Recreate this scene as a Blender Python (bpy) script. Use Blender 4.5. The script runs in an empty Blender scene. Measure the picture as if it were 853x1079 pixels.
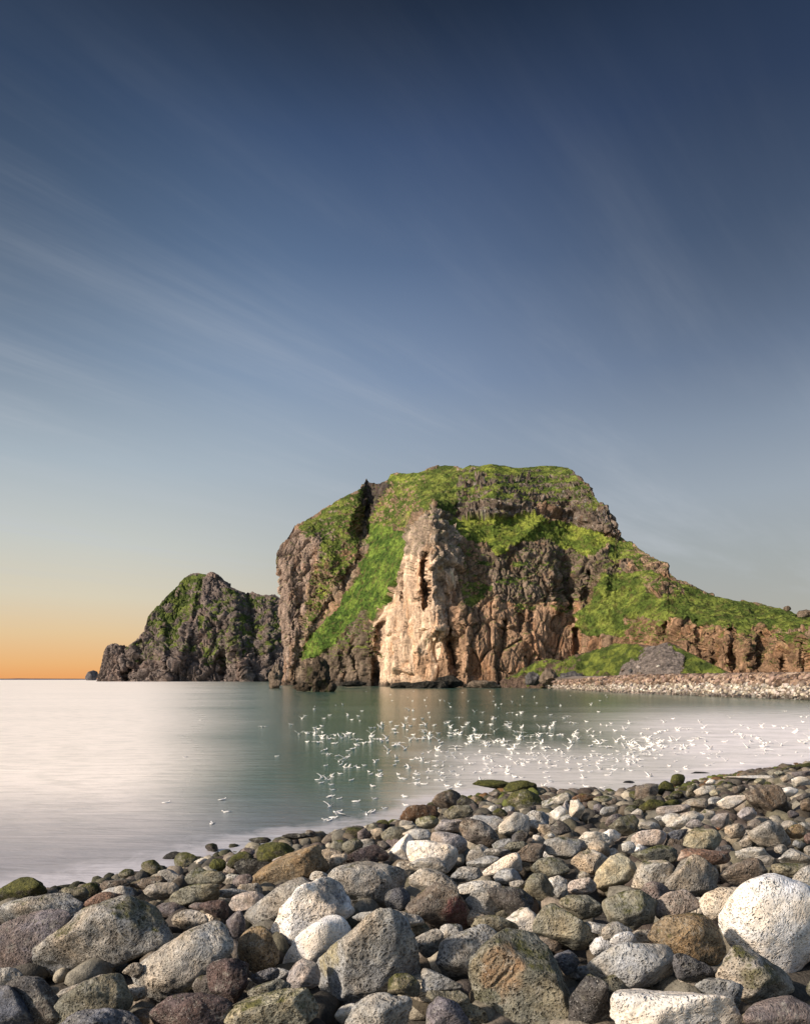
import bpy, bmesh, math, random
import numpy as np

# ------------------------------------------------------------------ basics
F = 720.0; CX = 426.5; HY = 716.0; CAMZ = 4.0
SUN_AZ, SUN_EL = -114.0, 26.0
scene = bpy.context.scene
COL = scene.collection
R = math.radians
rng = np.random.default_rng(7)
random.seed(7)

def tag(o, label=None, cat=None, group=None, kind=None):
    if label: o['label'] = label
    if cat: o['category'] = cat
    if group: o['group'] = group
    if kind: o['kind'] = kind
    return o

def lin(c):
    return tuple(((v/255.0)/12.92 if v/255.0 <= 0.04045 else ((v/255.0+0.055)/1.055)**2.4) for v in c)

# ---- vectorised gradient noise
_pr = np.random.default_rng(1234)
PERM = _pr.permutation(256).astype(np.int32); PERM = np.concatenate([PERM, PERM, PERM])
GR = _pr.normal(size=(256, 3)); GR /= np.linalg.norm(GR, axis=1)[:, None]
def noise3(x, y, z):
    xi = np.floor(x).astype(np.int64); yi = np.floor(y).astype(np.int64); zi = np.floor(z).astype(np.int64)
    xf = x-xi; yf = y-yi; zf = z-zi
    u = xf*xf*xf*(xf*(xf*6-15)+10); v = yf*yf*yf*(yf*(yf*6-15)+10); w = zf*zf*zf*(zf*(zf*6-15)+10)
    xi &= 255; yi &= 255; zi &= 255
    out = 0
    for dx in (0, 1):
        wx = u if dx else 1-u
        for dy in (0, 1):
            wy = v if dy else 1-v
            for dz in (0, 1):
                wz = w if dz else 1-w
                g = GR[PERM[PERM[PERM[(xi+dx) & 255]+((yi+dy) & 255)]+((zi+dz) & 255)]]
                out = out + wx*wy*wz*(g[..., 0]*(xf-dx)+g[..., 1]*(yf-dy)+g[..., 2]*(zf-dz))
    return out*1.6
def fbm(x, y, z, oct=4, gain=0.5):
    s = 0; a = 1.0; f = 1.0
    for i in range(oct):
        s = s + a*noise3(x*f+17.3*i, y*f+5.1*i, z*f+9.7*i); a *= gain; f *= 2.03
    return s
def ridged(x, y, z, oct=3, gain=0.5):
    s = 0; a = 1.0; f = 1.0
    for i in range(oct):
        s = s + a*(1-2*np.abs(noise3(x*f+7.7*i, y*f+3.3*i, z*f+1.9*i))); a *= gain; f *= 2.1
    return s
def worley(x, y, z):
    """nearest jittered cell: F1, F2, its hash, and the offset from its centre"""
    sh = x.shape; x = x.ravel(); y = y.ravel(); z = z.ravel()
    xi = np.floor(x).astype(np.int64); yi = np.floor(y).astype(np.int64); zi = np.floor(z).astype(np.int64)
    f1 = np.full(x.shape, 9.0); f2 = np.full(x.shape, 9.0); hid = np.zeros(x.shape, np.int64); V = np.zeros((len(x), 3))
    J = _pr.__class__(np.random.PCG64(5)).random((256, 3))
    for dx in (-1, 0, 1):
        for dy in (-1, 0, 1):
            for dz in (-1, 0, 1):
                h = PERM[PERM[PERM[(xi+dx) & 255]+((yi+dy) & 255)]+((zi+dz) & 255)]
                j = J[h]; vx = x-(xi+dx)-j[:, 0]; vy = y-(yi+dy)-j[:, 1]; vz = z-(zi+dz)-j[:, 2]
                d = vx*vx+vy*vy+vz*vz
                m = d < f1
                f2 = np.where(m, f1, np.minimum(f2, d)); f1 = np.where(m, d, f1); hid = np.where(m, h, hid)
                V[m] = np.stack([vx[m], vy[m], vz[m]], -1)
    return np.sqrt(f1).reshape(sh), np.sqrt(f2).reshape(sh), hid.reshape(sh), V.reshape(sh+(3,))
TILT = _pr.normal(size=(256, 3)); OFFS = _pr.random(256)
def facets(x, y, z, crackw=.07):
    """blocky joints: every cell is a tilted plane, with an open crack round it"""
    a, b, h, v = worley(x, y, z)
    d = (TILT[h]*v).sum(-1)*.55+OFFS[h]*.9-.4
    c = np.exp(-((b-a)/crackw)**2)
    return d, c, h
def sstep(a, b, x):
    t = np.clip((x-a)/(b-a), 0, 1); return t*t*(3-2*t)

def pip(poly, X, Y):
    ins = np.zeros(X.shape, bool)
    n = len(poly); j = n-1
    for i in range(n):
        xi, yi = poly[i]; xj, yj = poly[j]
        if yi != yj:
            c = ((yi > Y) != (yj > Y)) & (X < (xj-xi)*(Y-yi)/(yj-yi)+xi)
            ins ^= c
        j = i
    return ins
def seg_dist(line, X, Y):
    d = np.full(X.shape, 1e9)
    for (x0, y0), (x1, y1) in zip(line[:-1], line[1:]):
        L = (x1-x0)**2+(y1-y0)**2
        t = np.clip(((X-x0)*(x1-x0)+(Y-y0)*(y1-y0))/L, 0, 1)
        d = np.minimum(d, np.hypot(X-x0-t*(x1-x0), Y-y0-t*(y1-y0)))
    return d
def tps(pts, smooth=0.0):
    P = np.array([p[:2] for p in pts], float)/100; v = np.array([p[2] for p in pts], float)
    def U(r): return np.where(r > 0, r*r*np.log(np.maximum(r, 1e-9)), 0)
    n = len(P); r = np.linalg.norm(P[:, None]-P[None], axis=2)
    A = np.zeros((n+3, n+3)); A[:n, :n] = U(r)+smooth*np.eye(n)
    A[:n, n] = 1; A[:n, n+1:] = P; A[n, :n] = 1; A[n+1:, :n] = P.T
    w = np.linalg.solve(A, np.concatenate([v, np.zeros(3)]))
    def f(x, y):
        x = x/100; y = y/100
        o = w[n]+w[n+1]*x+w[n+2]*y
        for i in range(n):
            o = o+w[i]*U(np.hypot(x-P[i, 0], y-P[i, 1]))
        return o
    return f

def mesh_np(name, V, faces, smooth=True, col=None, attr=None):
    me = bpy.data.meshes.new(name)
    V = np.ascontiguousarray(V, np.float32); faces = np.ascontiguousarray(faces, np.int32)
    k = faces.shape[1]
    me.vertices.add(len(V)); me.vertices.foreach_set('co', V.ravel())
    me.loops.add(faces.size); me.loops.foreach_set('vertex_index', faces.ravel())
    me.polygons.add(len(faces))
    me.polygons.foreach_set('loop_start', np.arange(0, faces.size, k, dtype=np.int32))
    me.polygons.foreach_set('use_smooth', np.full(len(faces), smooth))
    if col is not None:
        a = me.color_attributes.new('Col', 'FLOAT_COLOR', 'POINT')
        c = np.ones((len(V), 4), np.float32); c[:, :col.shape[1]] = col
        a.data.foreach_set('color', c.ravel())
    me.update(calc_edges=True); me.validate()
    return me
def link(name, me, mat, loc=(0, 0, 0)):
    o = bpy.data.objects.new(name, me); COL.objects.link(o); o.location = loc
    if mat: me.materials.append(mat)
    return o
def grid_faces(nr, nc):
    i = np.arange(nr-1)[:, None]*nc+np.arange(nc-1)[None]
    return np.stack([i, i+1, i+nc+1, i+nc], -1).reshape(-1, 4)

# ------------------------------------------------------------------ node helper
class NT:
    def __init__(s, tree): s.t = tree; s.n = tree.nodes; s.l = tree.links
    def node(s, typ, **kw):
        n = s.n.new(typ)
        for k, v in kw.items(): setattr(n, k, v)
        return n
    def put(s, sock, v):
        if hasattr(v, 'is_output'): s.l.new(v, sock)
        elif v is not None: sock.default_value = v
    def math(s, op, a, b=None, c=None, clamp=False):
        n = s.node('ShaderNodeMath', operation=op, use_clamp=clamp)
        s.put(n.inputs[0], a)
        if b is not None: s.put(n.inputs[1], b)
        if c is not None: s.put(n.inputs[2], c)
        return n.outputs[0]
    def vmath(s, op, a, b=None, scale=None):
        n = s.node('ShaderNodeVectorMath', operation=op)
        s.put(n.inputs[0], a)
        if b is not None: s.put(n.inputs[1], b)
        if scale is not None: s.put(n.inputs['Scale'], scale)
        return n.outputs['Value' if op in ('DOT_PRODUCT', 'LENGTH') else 'Vector']
    def noise(s, vec, scale, detail=4, rough=0.55, dist=0.0, out='Fac'):
        n = s.node('ShaderNodeTexNoise'); s.put(n.inputs['Vector'], vec)
        n.inputs['Scale'].default_value = scale; n.inputs['Detail'].default_value = detail
        n.inputs['Roughness'].default_value = rough; n.inputs['Distortion'].default_value = dist
        return n.outputs[out]
    def voro(s, vec, scale, feature='F1', rand=1.0, out='Distance'):
        n = s.node('ShaderNodeTexVoronoi', feature=feature); s.put(n.inputs['Vector'], vec)
        n.inputs['Scale'].default_value = scale; n.inputs['Randomness'].default_value = rand
        return n.outputs[out]
    def ramp(s, fac, stops, interp='LINEAR'):
        n = s.node('ShaderNodeValToRGB'); s.put(n.inputs[0], fac)
        cr = n.color_ramp; cr.interpolation = interp
        while len(cr.elements) < len(stops): cr.elements.new(0.5)
        for e, (p, c) in zip(cr.elements, stops):
            e.position = p
            e.color = (c, c, c, 1) if isinstance(c, (int, float)) else (*c, 1)
        return n.outputs[0]
    def mix(s, fac, a, b, blend='MIX'):
        n = s.node('ShaderNodeMix', data_type='RGBA', blend_type=blend)
        s.put(n.inputs[0], fac)
        for sock, v in ((n.inputs[6], a), (n.inputs[7], b)):
            if isinstance(v, tuple) and len(v) == 3: v = (*v, 1)
            s.put(sock, v)
        return n.outputs[2]
    def mapr(s, v, a, b, c=0.0, d=1.0, smooth=False):
        n = s.node('ShaderNodeMapRange'); n.interpolation_type = 'SMOOTHSTEP' if smooth else 'LINEAR'
        for i, x in enumerate((v, a, b, c, d)): s.put(n.inputs[i], x)
        return n.outputs[0]
    def bump(s, h, strength, dist, nrm=None):
        n = s.node('ShaderNodeBump'); s.put(n.inputs['Height'], h)
        n.inputs['Strength'].default_value = strength; n.inputs['Distance'].default_value = dist
        if nrm is not None: s.put(n.inputs['Normal'], nrm)
        return n.outputs[0]
def new_mat(name):
    m = bpy.data.materials.new(name); m.use_nodes = True
    t = NT(m.node_tree); bs = m.node_tree.nodes['Principled BSDF']
    bs.inputs['Specular IOR Level'].default_value = 0.3
    return m, t, bs

# ------------------------------------------------------------------ materials
def rock_material(name='boulder_stone'):
    m, t, bs = new_mat(name)
    oi = t.node('ShaderNodeObjectInfo'); tc = t.node('ShaderNodeTexCoord'); geo = t.node('ShaderNodeNewGeometry')
    off = t.vmath('SCALE', (37.0, 61.0, 83.0), scale=oi.outputs['Random'])
    p = t.vmath('ADD', tc.outputs['Object'], off)
    warp = t.noise(p, 3.0, 2, out='Color')
    pw = t.vmath('ADD', p, t.vmath('SCALE', warp, scale=0.25))
    big = t.noise(p, 2.6, 4, 0.6); mid = t.noise(pw, 9.0, 6, 0.65); fine = t.noise(p, 60.0, 4, 0.7)
    col = oi.outputs['Color']
    rnd2 = t.math('FRACT', t.math('MULTIPLY', oi.outputs['Random'], 17.3))
    # cloudy variation and coarse grain
    grain = t.noise(p, 32.0, 5, .75)
    v = t.math('MULTIPLY', t.mapr(big, .3, .7, .62, 1.35), t.mapr(mid, .3, .7, .55, 1.45))
    lum = t.math('ADD', t.sepz(col), 0.0)
    smo = t.mapr(lum, .30, .60, 1, .34)
    v = t.math('MULTIPLY', v, t.mapr(grain, .32, .68, .60, 1.40))
    v = t.math('ADD', t.math('MULTIPLY', t.math('SUBTRACT', v, 1.0), smo), 1.0)
    base = t.mix(1.0, col, v, 'MULTIPLY')
    st = t.noise(t.vmath('ADD', p, (9.0, 3.0, 1.0)), 1.9, 4, .65)
    base = t.mix(t.mapr(st, .45, .68, 0, .6), base, t.mix(1.0, base, (1.25, .98, .70), 'MULTIPLY'))
    base = t.mix(t.mapr(st, .5, .32, 0, .6), base, t.mix(1.0, base, (.80, .90, 1.12), 'MULTIPLY'))
    at = t.node('ShaderNodeAttribute'); at.attribute_name = 'Stain'
    base = t.mix(t.math('MULTIPLY', at.outputs['Alpha'], t.mapr(mid, .4, .6, .35, 1)), base, t.mix(1.0, at.outputs['Color'], t.mapr(grain, .3, .7, .6, 1.4), 'MULTIPLY'))
    # lichen-pale patches
    li = t.noise(t.vmath('ADD', p, (3.0, 13.0, 5.0)), 8.0, 8, .75)
    base = t.mix(t.mapr(li, .54, .64, 0, .55), base, (.40, .385, .33))
    # vesicle pits, more or fewer per rock, clustered
    v1 = t.voro(pw, 24.0); v2 = t.voro(p, 52.0); v3 = t.voro(pw, 11.0)
    clus = t.mapr(t.noise(p, 4.0, 3, .6), .36, .56, 0, 1)
    amt = t.mapr(rnd2, 0, .8, .45, 1.0)
    p1 = t.math('MULTIPLY', t.mapr(v1, .18, .36, 1, 0), t.math('MULTIPLY', clus, amt))
    p2 = t.math('MULTIPLY', t.mapr(v2, .22, .40, 1, 0), amt)
    p3 = t.math('MULTIPLY', t.mapr(v3, .13, .22, 1, 0), t.math('MULTIPLY', clus, t.mapr(rnd2, .25, .7, 0, 1)))
    pits = t.math('MAXIMUM', t.math('MAXIMUM', p1, t.math('MULTIPLY', p2, .75)), p3)
    pits = t.math('MULTIPLY', pits, t.mapr(smo, .3, 1, .25, .9))
    base = t.mix(t.math('MULTIPLY', pits, .9), base, t.mix(1.0, base, (.24, .22, .20), 'MULTIPLY'))
    # light crystal specks
    sp = t.mapr(t.noise(p, 75.0, 3, .7), .60, .68, 0, .6)
    base = t.mix(sp, base, (.52, .51, .47))
    # moss
    sx = t.node('ShaderNodeSeparateXYZ'); t.put(sx.inputs[0], geo.outputs['Normal'])
    mn = t.noise(p, 6.0, 8, .72)
    mv = t.math('ADD', t.math('ADD', t.math('MULTIPLY', sx.outputs[2], .22), t.math('MULTIPLY', oi.outputs['Alpha'], .60)), t.math('MULTIPLY', mn, 1.3))
    mf = t.mapr(mv, .98, 1.16, 0, .92)
    mc = t.ramp(t.noise(p, 17.0, 6, .75), [(.32, (.018, .022, .006)), (.5, (.060, .064, .014)), (.66, (.15, .145, .035)), (.8, (.10, .055, .02))])
    base = t.mix(mf, base, mc)
    # stones are dark where the sea keeps them wet
    base = t.mix(1.0, base, t.mapr(t.sepz(geo.outputs['Position']), .10, .42, .30, 1), 'MULTIPLY')
    t.put(bs.inputs['Base Color'], base)
    wet = t.mapr(t.sepz(geo.outputs['Position']), .05, .35, .32, .86)
    t.put(bs.inputs['Roughness'], wet)
    h = t.math('ADD', t.math('MULTIPLY', mid, t.math('MULTIPLY', smo, .05)), t.math('MULTIPLY', grain, t.math('MULTIPLY', smo, .016)))
    h = t.math('SUBTRACT', h, t.math('MULTIPLY', t.math('MAXIMUM', p1, p3), .022))
    h = t.math('SUBTRACT', h, t.math('MULTIPLY', p2, .008))
    t.put(bs.inputs['Normal'], t.bump(h, 1.0, 1.0))
    return m
def _sepz(s, v):
    n = s.node('ShaderNodeSeparateXYZ'); s.put(n.inputs[0], v); return n.outputs[2]
NT.sepz = _sepz
M_ROCK = rock_material()

def hill_material(name, sc):
    m, t, bs = new_mat(name)
    a = t.node('ShaderNodeVertexColor'); a.layer_name = 'Col'
    tc = t.node('ShaderNodeTexCoord'); p = tc.outputs['Object']
    n1 = t.noise(p, .9/sc, 6, .7); n2 = t.noise(p, .25/sc, 5, .65)
    pv = t.node('ShaderNodeMapping'); pv.inputs['Scale'].default_value = (1, 1, .22); t.put(pv.inputs[0], p)
    n3 = t.noise(pv.outputs[0], .7/sc, 6, .7)
    v = t.math('MULTIPLY', t.mapr(n1, .3, .7, .55, 1.45), t.mapr(n2, .3, .7, .75, 1.25))
    g = a.outputs['Alpha']                        # 1 grass, 0 bare rock
    vr = t.math('MULTIPLY', v, t.mapr(n3, .3, .7, .7, 1.3))
    base = t.mix(1.0, a.outputs['Color'], t.mix(g, vr, v), 'MULTIPLY')
    t.put(bs.inputs['Base Color'], base); bs.inputs['Roughness'].default_value = .92
    bs.inputs['Specular IOR Level'].default_value = .12
    h = t.math('ADD', t.math('MULTIPLY', n3, 2.2*sc), t.math('MULTIPLY', n1, 1.2*sc))
    t.put(bs.inputs['Normal'], t.bump(h, .9, 1.0))
    return m
M_HILL = hill_material('cliff_and_grass', 1.0)
M_FARHILL = hill_material('far_cliff_and_grass', 3.2)

def simple_mat(name, c, rough=.8, var=.25, sc=4.0, bump=0.0):
    m, t, bs = new_mat(name)
    tc = t.node('ShaderNodeTexCoord'); n = t.noise(tc.outputs['Object'], sc, 5, .6)
    t.put(bs.inputs['Base Color'], t.mix(1.0, c, t.mapr(n, .3, .7, 1-var, 1+var), 'MULTIPLY'))
    bs.inputs['Roughness'].default_value = rough
    if bump: t.put(bs.inputs['Normal'], t.bump(n, 1.0, bump))
    return m

# ------------------------------------------------------------------ world, sun, camera
def make_world():
    w = bpy.data.worlds.new("World"); scene.world = w; w.use_nodes = True
    t = NT(w.node_tree); bg = w.node_tree.nodes['Background']
    sky = t.node('ShaderNodeTexSky', sky_type='NISHITA'); sky.sun_disc = False
    sky.sun_elevation = R(SUN_EL); sky.sun_rotation = R(SUN_AZ); sky.air_density = 1.0; sky.dust_density = 1.5
    tc = t.node('ShaderNodeTexCoord'); d = t.vmath('NORMALIZE', tc.outputs['Generated'])
    sx = t.node('ShaderNodeSeparateXYZ'); t.put(sx.inputs[0], d)
    x, y, z = sx.outputs
    L = lin
    left = t.ramp(z, [(0, L((236, 162, 96))), (.02, L((234, 178, 116))), (.06, L((226, 194, 148))), (.11, L((214, 203, 178))), (.18, L((196, 198, 190))), (.28, L((167, 179, 187))),
                      (.40, L((122, 140, 161))), (.52, L((80, 100, 126))), (.62, L((50, 69, 97))), (.70, L((23, 36, 56))), (.73, L((15, 25, 40))), (1, L((9, 16, 34)))])
    right = t.ramp(z, [(0, L((178, 168, 152))), (.09, L((168, 166, 157))), (.16, L((161, 165, 163))), (.24, L((154, 163, 171))), (.32, L((136, 149, 165))), (.40, L((110, 126, 150))),
                       (.52, L((75, 92, 119))), (.62, L((48, 64, 93))), (.70, L((24, 37, 58))), (.73, L((16, 26, 42))), (1, L((9, 16, 34)))])
    # azimuth measured from straight ahead, positive to the right
    az = t.math('ARCTAN2', x, y)
    side = t.mapr(az, R(-26), R(12), 0, 1, True)
    back = t.mapr(t.math('ABSOLUTE', az), R(60), R(120), 0, 1, True)
    g = t.mix(side, left, right)
    # the clear upper sky is palest ahead and deepens to either side
    off_ = t.math('ABSOLUTE', t.math('ADD', az, R(4)))
    k_ = t.mapr(off_, R(3), R(34), 1.30, .70, True)
    k_ = t.math('ADD', t.math('MULTIPLY', t.math('SUBTRACT', k_, 1.0), t.mapr(z, .22, .50, .05, 1, True)), 1.0)
    k_ = t.mix(t.mapr(z, .60, .72, 0, 1, True), k_, (.95, .95, .95))
    g = t.mix(1.0, g, k_, 'MULTIPLY')
    g = t.mix(1.0, g, (.86, .86, .87), 'MULTIPLY')
    # thin high cloud, drifting down to the right: noise on the cloud deck, strongly stretched one way
    zz = t.math('MAXIMUM', z, .06)
    cx = t.math('DIVIDE', x, zz); cy = t.math('DIVIDE', y, zz)
    cv = t.node('ShaderNodeCombineXYZ'); t.put(cv.inputs[0], cx); t.put(cv.inputs[1], cy)
    rot = t.node('ShaderNodeMapping'); rot.vector_type = 'POINT'; t.put(rot.inputs[0], cv.outputs[0])
    rot.inputs['Rotation'].default_value = (0, 0, R(-50)); 
    sc = t.node('ShaderNodeMapping'); t.put(sc.inputs[0], rot.outputs[0]); sc.inputs['Scale'].default_value = (.32, 1.7, 1)
    c1 = t.noise(sc.outputs[0], 1.0, 7, .62, .25)
    c2 = t.noise(sc.outputs[0], .35, 3, .5)
    cl = t.math('MULTIPLY', t.mapr(c1, .42, .8, 0, 1, True), t.mapr(c2, .35, .65, .15, 1, True))
    cl = t.math('MULTIPLY', cl, t.mapr(z, .03, .2, 0, 1, True))
    cl = t.math('MULTIPLY', cl, t.mapr(z, .35, .74, 1, .12, True))
    g = t.mix(t.math('MULTIPLY', cl, .55), g, L((178, 182, 188)))
    nish = t.mix(1.0, sky.outputs[0], (.12, .12, .12), 'MULTIPLY')
    front = t.mix(.06, g, nish)
    up = t.mapr(z, .74, .95, 0, 1, True)
    out = t.mix(t.math('MAXIMUM', back, up), front, t.mix(.9, g, nish))
    t.put(bg.inputs[0], out); bg.inputs[1].default_value = 1.0
    return w
make_world()
sl = bpy.data.lights.new('sun', 'SUN'); sl.energy = 5.0; sl.angle = R(3.0); sl.color = (1.0, .85, .70)
so = bpy.data.objects.new('sun', sl); COL.objects.link(so)
sd = np.array([math.sin(R(SUN_AZ))*math.cos(R(SUN_EL)), math.cos(R(SUN_AZ))*math.cos(R(SUN_EL)), math.sin(R(SUN_EL))])
import mathutils
so.rotation_euler = mathutils.Vector(sd).to_track_quat('Z', 'Y').to_euler()
cam = bpy.data.cameras.new('camera'); co = bpy.data.objects.new('camera', cam); COL.objects.link(co)
co.location = (0, 0, CAMZ); co.rotation_euler = (R(90), 0, 0)
cam.sensor_fit = 'VERTICAL'; cam.sensor_height = 36; cam.sensor_width = 36; cam.lens = 36*F/1079
cam.shift_y = (HY-539.5)/1079; cam.clip_end = 60000; cam.clip_start = .1
scene.camera = co
scene.view_settings.view_transform = 'Standard'; scene.view_settings.look = 'None'
scene.view_settings.exposure = 0.3; scene.view_settings.gamma = 1.0; scene.view_settings.use_curve_mapping = False
scene.cycles.max_bounces = 5
# ------------------------------------------------------------------ relief landforms
def relief(name, mat, u, uback, skyline, dbase, S, t_rows, ylow_z, paint, disp, dxf=None, back=160.0, leftwall=True):
    """u: photo-bearing of each column; each column rises from below the water to the skyline, then falls away behind."""
    sk = np.interp(u, [p[0] for p in skyline], [p[1] for p in skyline])
    db = np.interp(u, [p[0] for p in dbase], [p[1] for p in dbase])
    yb = HY+F*(CAMZ-ylow_z)/db
    t = t_rows[:, None]
    U = np.broadcast_to(u[None], (len(t_rows), len(u)))
    PY = yb[None]+(sk-yb)[None]*t
    PX = U + (dxf(U, t) if dxf else 0)
    D = db[None]+S(PX, PY)
    # rows further up never come nearer than rows below by much
    X = (PX-CX)/F*D; Z = CAMZ+(HY-PY)/F*D
    # behind the skyline
    nb = 24
    k = (np.arange(1, nb+1)/nb)[:, None]
    Db = D[-1][None]+back*k; Zb = Z[-1][None]*(1-k**1.6)+ylow_z*k**1.6; Xb = X[-1][None]*(1+.12*k)
    X = np.vstack([X, Xb]); Y = np.vstack([D, Db]); Z = np.vstack([Z, Zb])
    PXa = np.vstack([PX, np.repeat(PX[-1:], nb, 0)]); PYa = np.vstack([PY, np.repeat(PY[-1:]-5, nb, 0)])
    T = np.vstack([np.broadcast_to(t, PY.shape), np.ones((nb, len(u)))+k])
    if leftwall:      # close the side so that the landform is solid
        nl = 14; kk = np.arange(nl, 0, -1)/nl
        lX = X[:, :1]+kk[None]*back*.25*np.sign(1) + (Y[:, :1]*0); lY = Y[:, :1]+kk[None]*back*1.0
        lX = X[:, :1]*(lY/Y[:, :1])+kk[None]*back*.12
        lZ = Z[:, :1]*(1-.35*kk[None]**2)
        X = np.hstack([lX, X]); Y = np.hstack([lY, Y]); Z = np.hstack([lZ, Z])
        PXa = np.hstack([np.repeat(PXa[:, :1], nl, 1), PXa]); PYa = np.hstack([np.repeat(PYa[:, :1], nl, 1), PYa]); T = np.hstack([np.repeat(T[:, :1], nl, 1), T])
    P = np.stack([X, Y, Z], -1)
    def normals(P):
        a = np.gradient(P, axis=1); b = np.gradient(P, axis=0)
        n = np.cross(a, b); n /= np.linalg.norm(n, axis=2)[..., None]+1e-9
        return n
    N = normals(P)
    col, grass = paint(PXa, PYa, P, N)
    d = disp(PXa, PYa, P, N, grass, T)
    P = P+N*d[..., None]
    N2 = normals(P)
    col, grass = paint(PXa, PYa, P, N2)
    nr, nc = X.shape
    c4 = np.concatenate([col, grass[..., None]], -1).reshape(-1, 4)
    me = mesh_np(name, P.reshape(-1, 3), grid_faces(nr, nc), True, c4)
    o = link(name, me, mat); return o

def polys(text, x0, y0, s):
    out = []
    for line in text.strip().split('\n'):
        w, pts = line.split('|')
        v = [float(q) for q in pts.replace(',', ' ').split()]
        out.append((w.strip(), [(x0+v[i]/s, y0+v[i+1]/s) for i in range(0, len(v), 2)]))
    return out

SKY_MAIN = [(298,583),(301,575),(306,568),(313,553),(318,551),(330,543),(343,535),(355,527),(365,522),(378,516),(383,510),(386,504),(389,508),(398,510),
 (408,506),(412,500),(418,498),(430,499),(440,498),(452,494),(460,491),(470,490),(482,492),(487,494),(495,490),(505,491),(517,489),(530,491),(545,493),(560,492),
 (572,491),(585,491),(598,493),(606,499),(612,505),(622,515),(628,527),(638,534),(643,540),(648,551),(648.5,562),(655,566),(660,571),(666,571),(675,580),(685,586),(690,588),(696,592),
 (703,593),(704.5,604),(712,609),(735,620),(755,629),(775,633),(800,635),(815,640),(830,643),(840,648),(853,648),(900,650),(1000,646),(1150,655)]
BASE_MAIN = [(298,470),(350,430),(400,400),(440,362),(480,350),(520,342),(560,352),(600,360),(660,330),(700,300),(760,265),(853,230),(1150,165)]
TP = [(298,722,0),(340,722,0),(400,722,0),(440,722,0),(480,722,0),(540,722,0),(600,722,0),(700,722,0),(853,722,0),(1000,722,0),(1150,722,0),
 (300,583,25),(300,650,7),(312,553,42),(330,600,30),(330,660,9),(320,690,6),(345,640,30),(375,590,52),(400,560,66),(425,545,76),(345,700,3),(380,680,7),(380,655,15),
 (400,660,4),(400,700,0),(430,640,4),(430,600,9),(450,545,28),(455,600,2),(460,660,-2),(480,650,3),(480,600,10),(492,565,34),(350,580,46),(360,550,66),
 (343,535,75),(378,516,95),(410,506,108),(440,498,118),(470,490,128),(400,530,88),(440,520,88),
 (480,545,58),(540,548,60),(600,552,58),(640,560,56),(540,525,66),(600,530,63),(640,540,61),(520,505,88),(600,505,80),(530,491,125),(590,492,112),(480,505,100),(480,530,66),(620,515,74),
 (500,572,40),(540,575,36),(560,563,42),(600,578,34),(630,585,34),(500,615,22),(540,618,19),(600,625,17),(490,640,12),(560,640,12),(620,640,10),(500,670,5),(560,680,4),
 (648,560,62),(680,583,58),(704,595,55),(640,600,30),(680,605,34),(660,625,22),(700,612,36),(700,655,12),(740,640,40),(760,632,62),(760,656,16),(853,648,72),(853,668,14),(853,700,2),
 (780,690,2),(700,690,2),(660,690,3),(1000,648,72),(1000,680,10),(1150,657,72),(1150,690,5)]
S_MAIN = tps(TP, .002)
STROKES = [ # polyline, metres of setback (positive: cut in), width px
 ([(388,508),(392,525),(386,545),(383,560)], 26, 9),
 ([(383,560),(381,585),(360,620),(335,655),(318,690)], 5, 4),
 ([(455,530),(456,560),(452,600),(455,660)], -10, 13),
 ([(447,585),(449,640)], 12, 3),
 ([(447,595),(448,625)], 14, 3.5),
 ([(425,605),(424,630)], 6, 3),
 ([(462,600),(470,640),(478,700)], 5, 4),
 ([(478,680),(480,722)], 8, 4),
 ([(492,640),(488,722)], -6, 7),
 ([(532,655),(528,690)], 7, 3), ([(606,665),(607,690)], 9, 3), ([(548,650),(552,690)], 4, 3),
 ([(595,600),(600,640)], 6, 5), ([(620,605),(618,635)], 7, 5), ([(575,575),(585,640)], -5, 7), ([(640,600),(636,625)], -4, 5),
 ([(570,548),(540,572),(525,580)], -6, 6),
 ([(620,545),(650,556)], -8, 7),
 ([(735,655),(735,708)], 6, 3), ([(802,665),(801,712)], 9, 3.5), ([(770,665),(772,710)], 6, 3), ([(755,665),(750,700)], 4, 3),
 ([(845,675),(847,712)], 6, 3), ([(823,670),(824,712)], 4, 2.5), ([(700,655),(702,680)], 5, 3), ([(715,655),(718,690)], -4, 5), ([(783,668),(785,705)], -5, 6),
 ([(400,660),(395,722)], 7, 4), ([(372,680),(380,722)], 4, 3), ([(360,690),(366,722)], 3, 3), ([(385,668),(392,722)], -3, 3),
 ([(324,560),(340,580),(350,600)], -6, 8), ([(305,600),(303,700)], -4, 6), ([(318,620),(313,720)], 5, 4)]
def S_main(px, py):
    s = S_MAIN(px, py)
    for line, a, w in STROKES:
        s = s+a*np.exp(-(seg_dist(line, px+1.6*noise3(px*.12, py*.12, px*0)+.8*noise3(px*.4, py*.4, px*0), py)/w)**2)
    return s

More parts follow.
